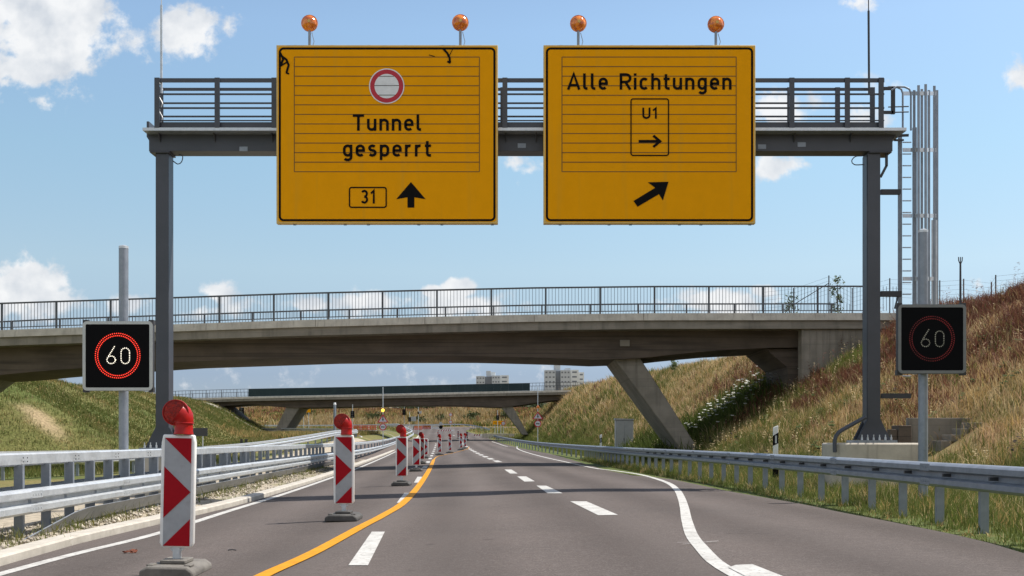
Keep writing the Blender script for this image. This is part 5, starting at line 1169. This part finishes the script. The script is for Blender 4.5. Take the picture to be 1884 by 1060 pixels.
# left hill
def left_hill(n, yr, power, hs, ws, nb):
    x, y = scatter(n, yr, power, lambda y_, t: np.interp(y_, YL, LT)+3.5-t*13.5)
    d, n1_, n2_, up_, _ = veg_colour(x, y, None); r1 = RNG.random(len(x))
    c = np.where((r1 < d*.75)[:, None], np.where((RNG.random(len(x)) < .4)[:, None], STRAW*.85, GOLD*.9), np.where((RNG.random(len(x)) < .5)[:, None], OLIVE*.95, GREEN))
    sl2 = np.clip(1.3-np.hypot((x+25.2)/1.35, (y-58.0+.25*(x+25.2))/.62)+.6*n2_, 0, 1)
    k2 = (RNG.random(len(x)) > sl2*1.3) & ~((x > -12) & (y < 60)) & (x < np.interp(y, [p.y for p in lp2 if p.y < 140], [p.x for p in lp2 if p.y < 140])-.4)
    x, y, c = x[k2], y[k2], c[k2]
    tufts('grass', x, y, hs*(.5+.6*RNG.random(len(x))), np.full(len(x), ws), nb, c, np.full(len(x), .10+.1*(ws > .02)), .4, 'short meadow grass on left embankment')
left_hill(9000, (46, 66), 1.0, .28, .022, 7)
left_hill(20000, (62, 130), 1.0, .30, .032, 6)
left_hill(6000, (125, 172), 1.0, .38, .06, 5)
# tiny yellow and white flowers on the left hill, white umbels under the overpass
def flowers(name, x, y, h, r, c, label):
    n = len(x); z_ = terrain(x, y)+h; a = np.linspace(0, 6.28318, 6, endpoint=False); rr = r*RNG.uniform(.6, 1.4, n)
    V = np.stack([x[:, None]+np.cos(a)[None]*rr[:, None], y[:, None]+np.sin(a)[None]*rr[:, None]*.9, z_[:, None]+(np.sin(a)[None]*.25+RNG.uniform(-.15, .15, (n, 6)))*rr[:, None]], -1)
    Fc = np.arange(6*n).reshape(n, 6)
    mesh_from(name, V.reshape(-1, 3), Fc, np.repeat(np.tile(c, (n, 1))*RNG.uniform(.8, 1.1, n)[:, None], 6, 0), M['grass'], label)
x, y = scatter(3200, (50, 110), 1.2, lambda y_, t: np.interp(y_, YL, LT)+.3-t*8.5); k_ = x < np.interp(y, [p.y for p in lp2 if p.y < 140], [p.x for p in lp2 if p.y < 140])-.4; x, y = x[k_], y[k_]
flowers('wildflowers', x, y, .2+.12*RNG.random(len(x)), .018+.00022*y, np.array((.50, .45, .20)), 'tiny pale yellow flowers across left embankment')
t = RNG.random(210); x = 7.8+t*5.6+RNG.standard_normal(210)*.75; y = 50.2+RNG.standard_normal(210)*1.6
flowers('wildflowers', x, y, .55+.35*RNG.random(210), .075, np.array((.78, .78, .70)), 'white umbel flowers in green herbs below the overpass')
t = RNG.random(40); x = 12.2+t*2.5+RNG.standard_normal(40)*.3; y = 46.2-RNG.random(40)*1.2
flowers('wildflowers', x, y, .6+.45*RNG.random(40), .085, np.array((.70, .69, .58)), 'white umbel flowers in front of the wing wall')
# rough herbs below the overpass
x = 8.2+RNG.standard_normal(1500)*2.1; y = 51+RNG.standard_normal(1500)*2.2; k_ = x > 6.0; x, y = x[k_], y[k_]
tufts('grass', x, y, .5+.45*RNG.random(len(x)), np.full(len(x), .05), 5, np.tile(GREEN*.9, (len(x), 1)), np.full(len(x), .2), .4, 'rank green herbs below the overpass')
x = 6.7+RNG.standard_normal(420)*.75; y = 57+RNG.standard_normal(420)*2.2
k_ = x > 5.4; x, y = x[k_], y[k_]
tufts('grass', x, y, .5+.4*RNG.random(len(x)), np.full(len(x), .05), 6, np.tile(GREEN*.8, (len(x), 1)), np.full(len(x), .18), .4, 'dark green weeds round the grey cabinet')
# dock spikes, seed heads, broad leaves
def spikes(n, yr, c, h0, h1, r, per, label, sel):
    x, y = scatter(n, yr, 1.0, lambda y_, t: np.interp(y_, YT, RT)+.3+t*(np.interp(y_, YC, RC)+.8-np.interp(y_, YT, RT)))
    k_ = sel(x, y) & ~((x > 8.9) & (x < 12.2) & (y > 22.0) & (y < 26.75)); x, y = x[k_], y[k_]; m = len(x); hh = RNG.uniform(h0, h1, m)
    X_ = np.repeat(x, per)+RNG.standard_normal(m*per)*r*.9; Y_ = np.repeat(y, per)+RNG.standard_normal(m*per)*r*.9; Hh = np.repeat(hh, per)*RNG.uniform(.55, 1.0, m*per)
    flowers('seed_heads', X_, Y_, Hh, r, np.array(c), label)
spikes(900, (14, 62), (.15, .055, .032), .6, 1.15, .028, 16, 'reddish brown dock seed heads high on right slope', lambda x, y: (x-np.interp(y, YT, RT) > 4.0) & (fbm(x, y, .9, 2) > -.15))
spikes(1500, (13, 75), (.62, .50, .30), .45, .85, .020, 9, 'pale straw seed heads over right slope', lambda x, y: fbm(x, y, .8, 11) < .2)
spikes(700, (13, 60), (.085, .12, .032), .1, .45, .055, 9, 'broad green leaves between dry grass on right slope', lambda x, y: fbm(x, y, .8, 11) > .05)
spikes(260, (14, 60), (.05, .035, .022), .3, .7, .035, 9, 'dark withered stalks on right slope', lambda x, y: fbm(x, y, 1.3, 21) > .1)
# far bank
x, y = scatter(11000, (272, 326), 1.0, lambda y_, t: -130+t*165); d = RNG.random(len(x)); nn = fbm(x, y, .12, 5)
z01 = (y-272)/50; c = np.where((d < .30+nn*.7-.2*z01)[:, None], STRAW*.75, np.where((d < .55+nn*.5)[:, None], GOLD*.8, np.where((RNG.random(len(x)) < z01*.9)[:, None], RED*1.2, np.where((nn < -.1)[:, None], GREEN, OLIVE))))
tufts('grass', x, y, (1.0+.9*RNG.random(len(x)))*(1+.8*nn), np.full(len(x), .22), 5, c, np.full(len(x), .5), .4, 'golden grass on the far bank beyond the junction')
x, y = scatter(4500, (105, 168), 1.0, lambda y_, t: np.interp(y_, [p.y for p in lp2 if p.y < 140], [p.x for p in lp2 if p.y < 140])-.5-t*12); k_ = y < 176; x, y = x[k_], y[k_]
tufts('grass', x, y, .5+.3*RNG.random(len(x)), np.full(len(x), .08), 5, np.where((RNG.random(len(x)) < .6)[:, None], OLIVE, GOLD), np.full(len(x), .2), .4, 'rough grass strip beside the ramp')
# rough grass between the far roads
x, y = scatter(9000, (168, 272), 1.0, lambda y_, t: -95+t*125)
rxy = np.array([(p.x, p.y) for p in spline([Vector(q) for q in lc], 3)])
dd = np.min(np.hypot(x[:, None]-rxy[None, :, 0], y[:, None]-rxy[None, :, 1]), 1)
sy = np.interp(x, [-7, 0, 12, 30], [205, 203, 198, 190])
k_ = (dd > 7.5) & ~((x > interp_path(kerb_p, y)-2.2) & (x < interp_path(edge_p, y)+.8)) & ~((x > -8) & (np.abs(y-sy) < 9)) & (np.abs(y-(264-.05*(x+20))) > 5.5)
x, y = x[k_], y[k_]
tufts('grass', x, y, .45+.4*RNG.random(len(x)), np.full(len(x), .10), 5, np.where((RNG.random(len(x)) < .5)[:, None], OLIVE, np.where((RNG.random(len(x)) < .5)[:, None], GOLD, LGREEN)), np.full(len(x), .28), .4, 'rough grass islands between far roads')
x, y = scatter(5000, (24, 60), 1.0, lambda y_, t: np.interp(y_, [p.y for p in lp2 if p.y < 140], [p.x for p in lp2 if p.y < 140])-.5-t*np.where(y_ > 50, 5, 15))
tufts('grass', x, y, .2+.16*RNG.random(len(x)), np.full(len(x), .018), 7, np.where((RNG.random(len(x)) < .5)[:, None], OLIVE, GREEN), np.full(len(x), .12), .4, 'flat meadow grass left of the ramp')
# median weeds
n = 500; yv = 9+40*RNG.random(n)**1.3; xv = np.interp(yv, [p.y for p in lp], [p.x for p in lp])+RNG.standard_normal(n)*.3
tufts('grass', xv, yv, .10+.18*RNG.random(n), np.full(n, .010), 8, np.where((RNG.random(n) < .6)[:, None], LGREEN, OLIVE), np.full(n, .05), .6, 'weeds in the gravel under the median guardrail')
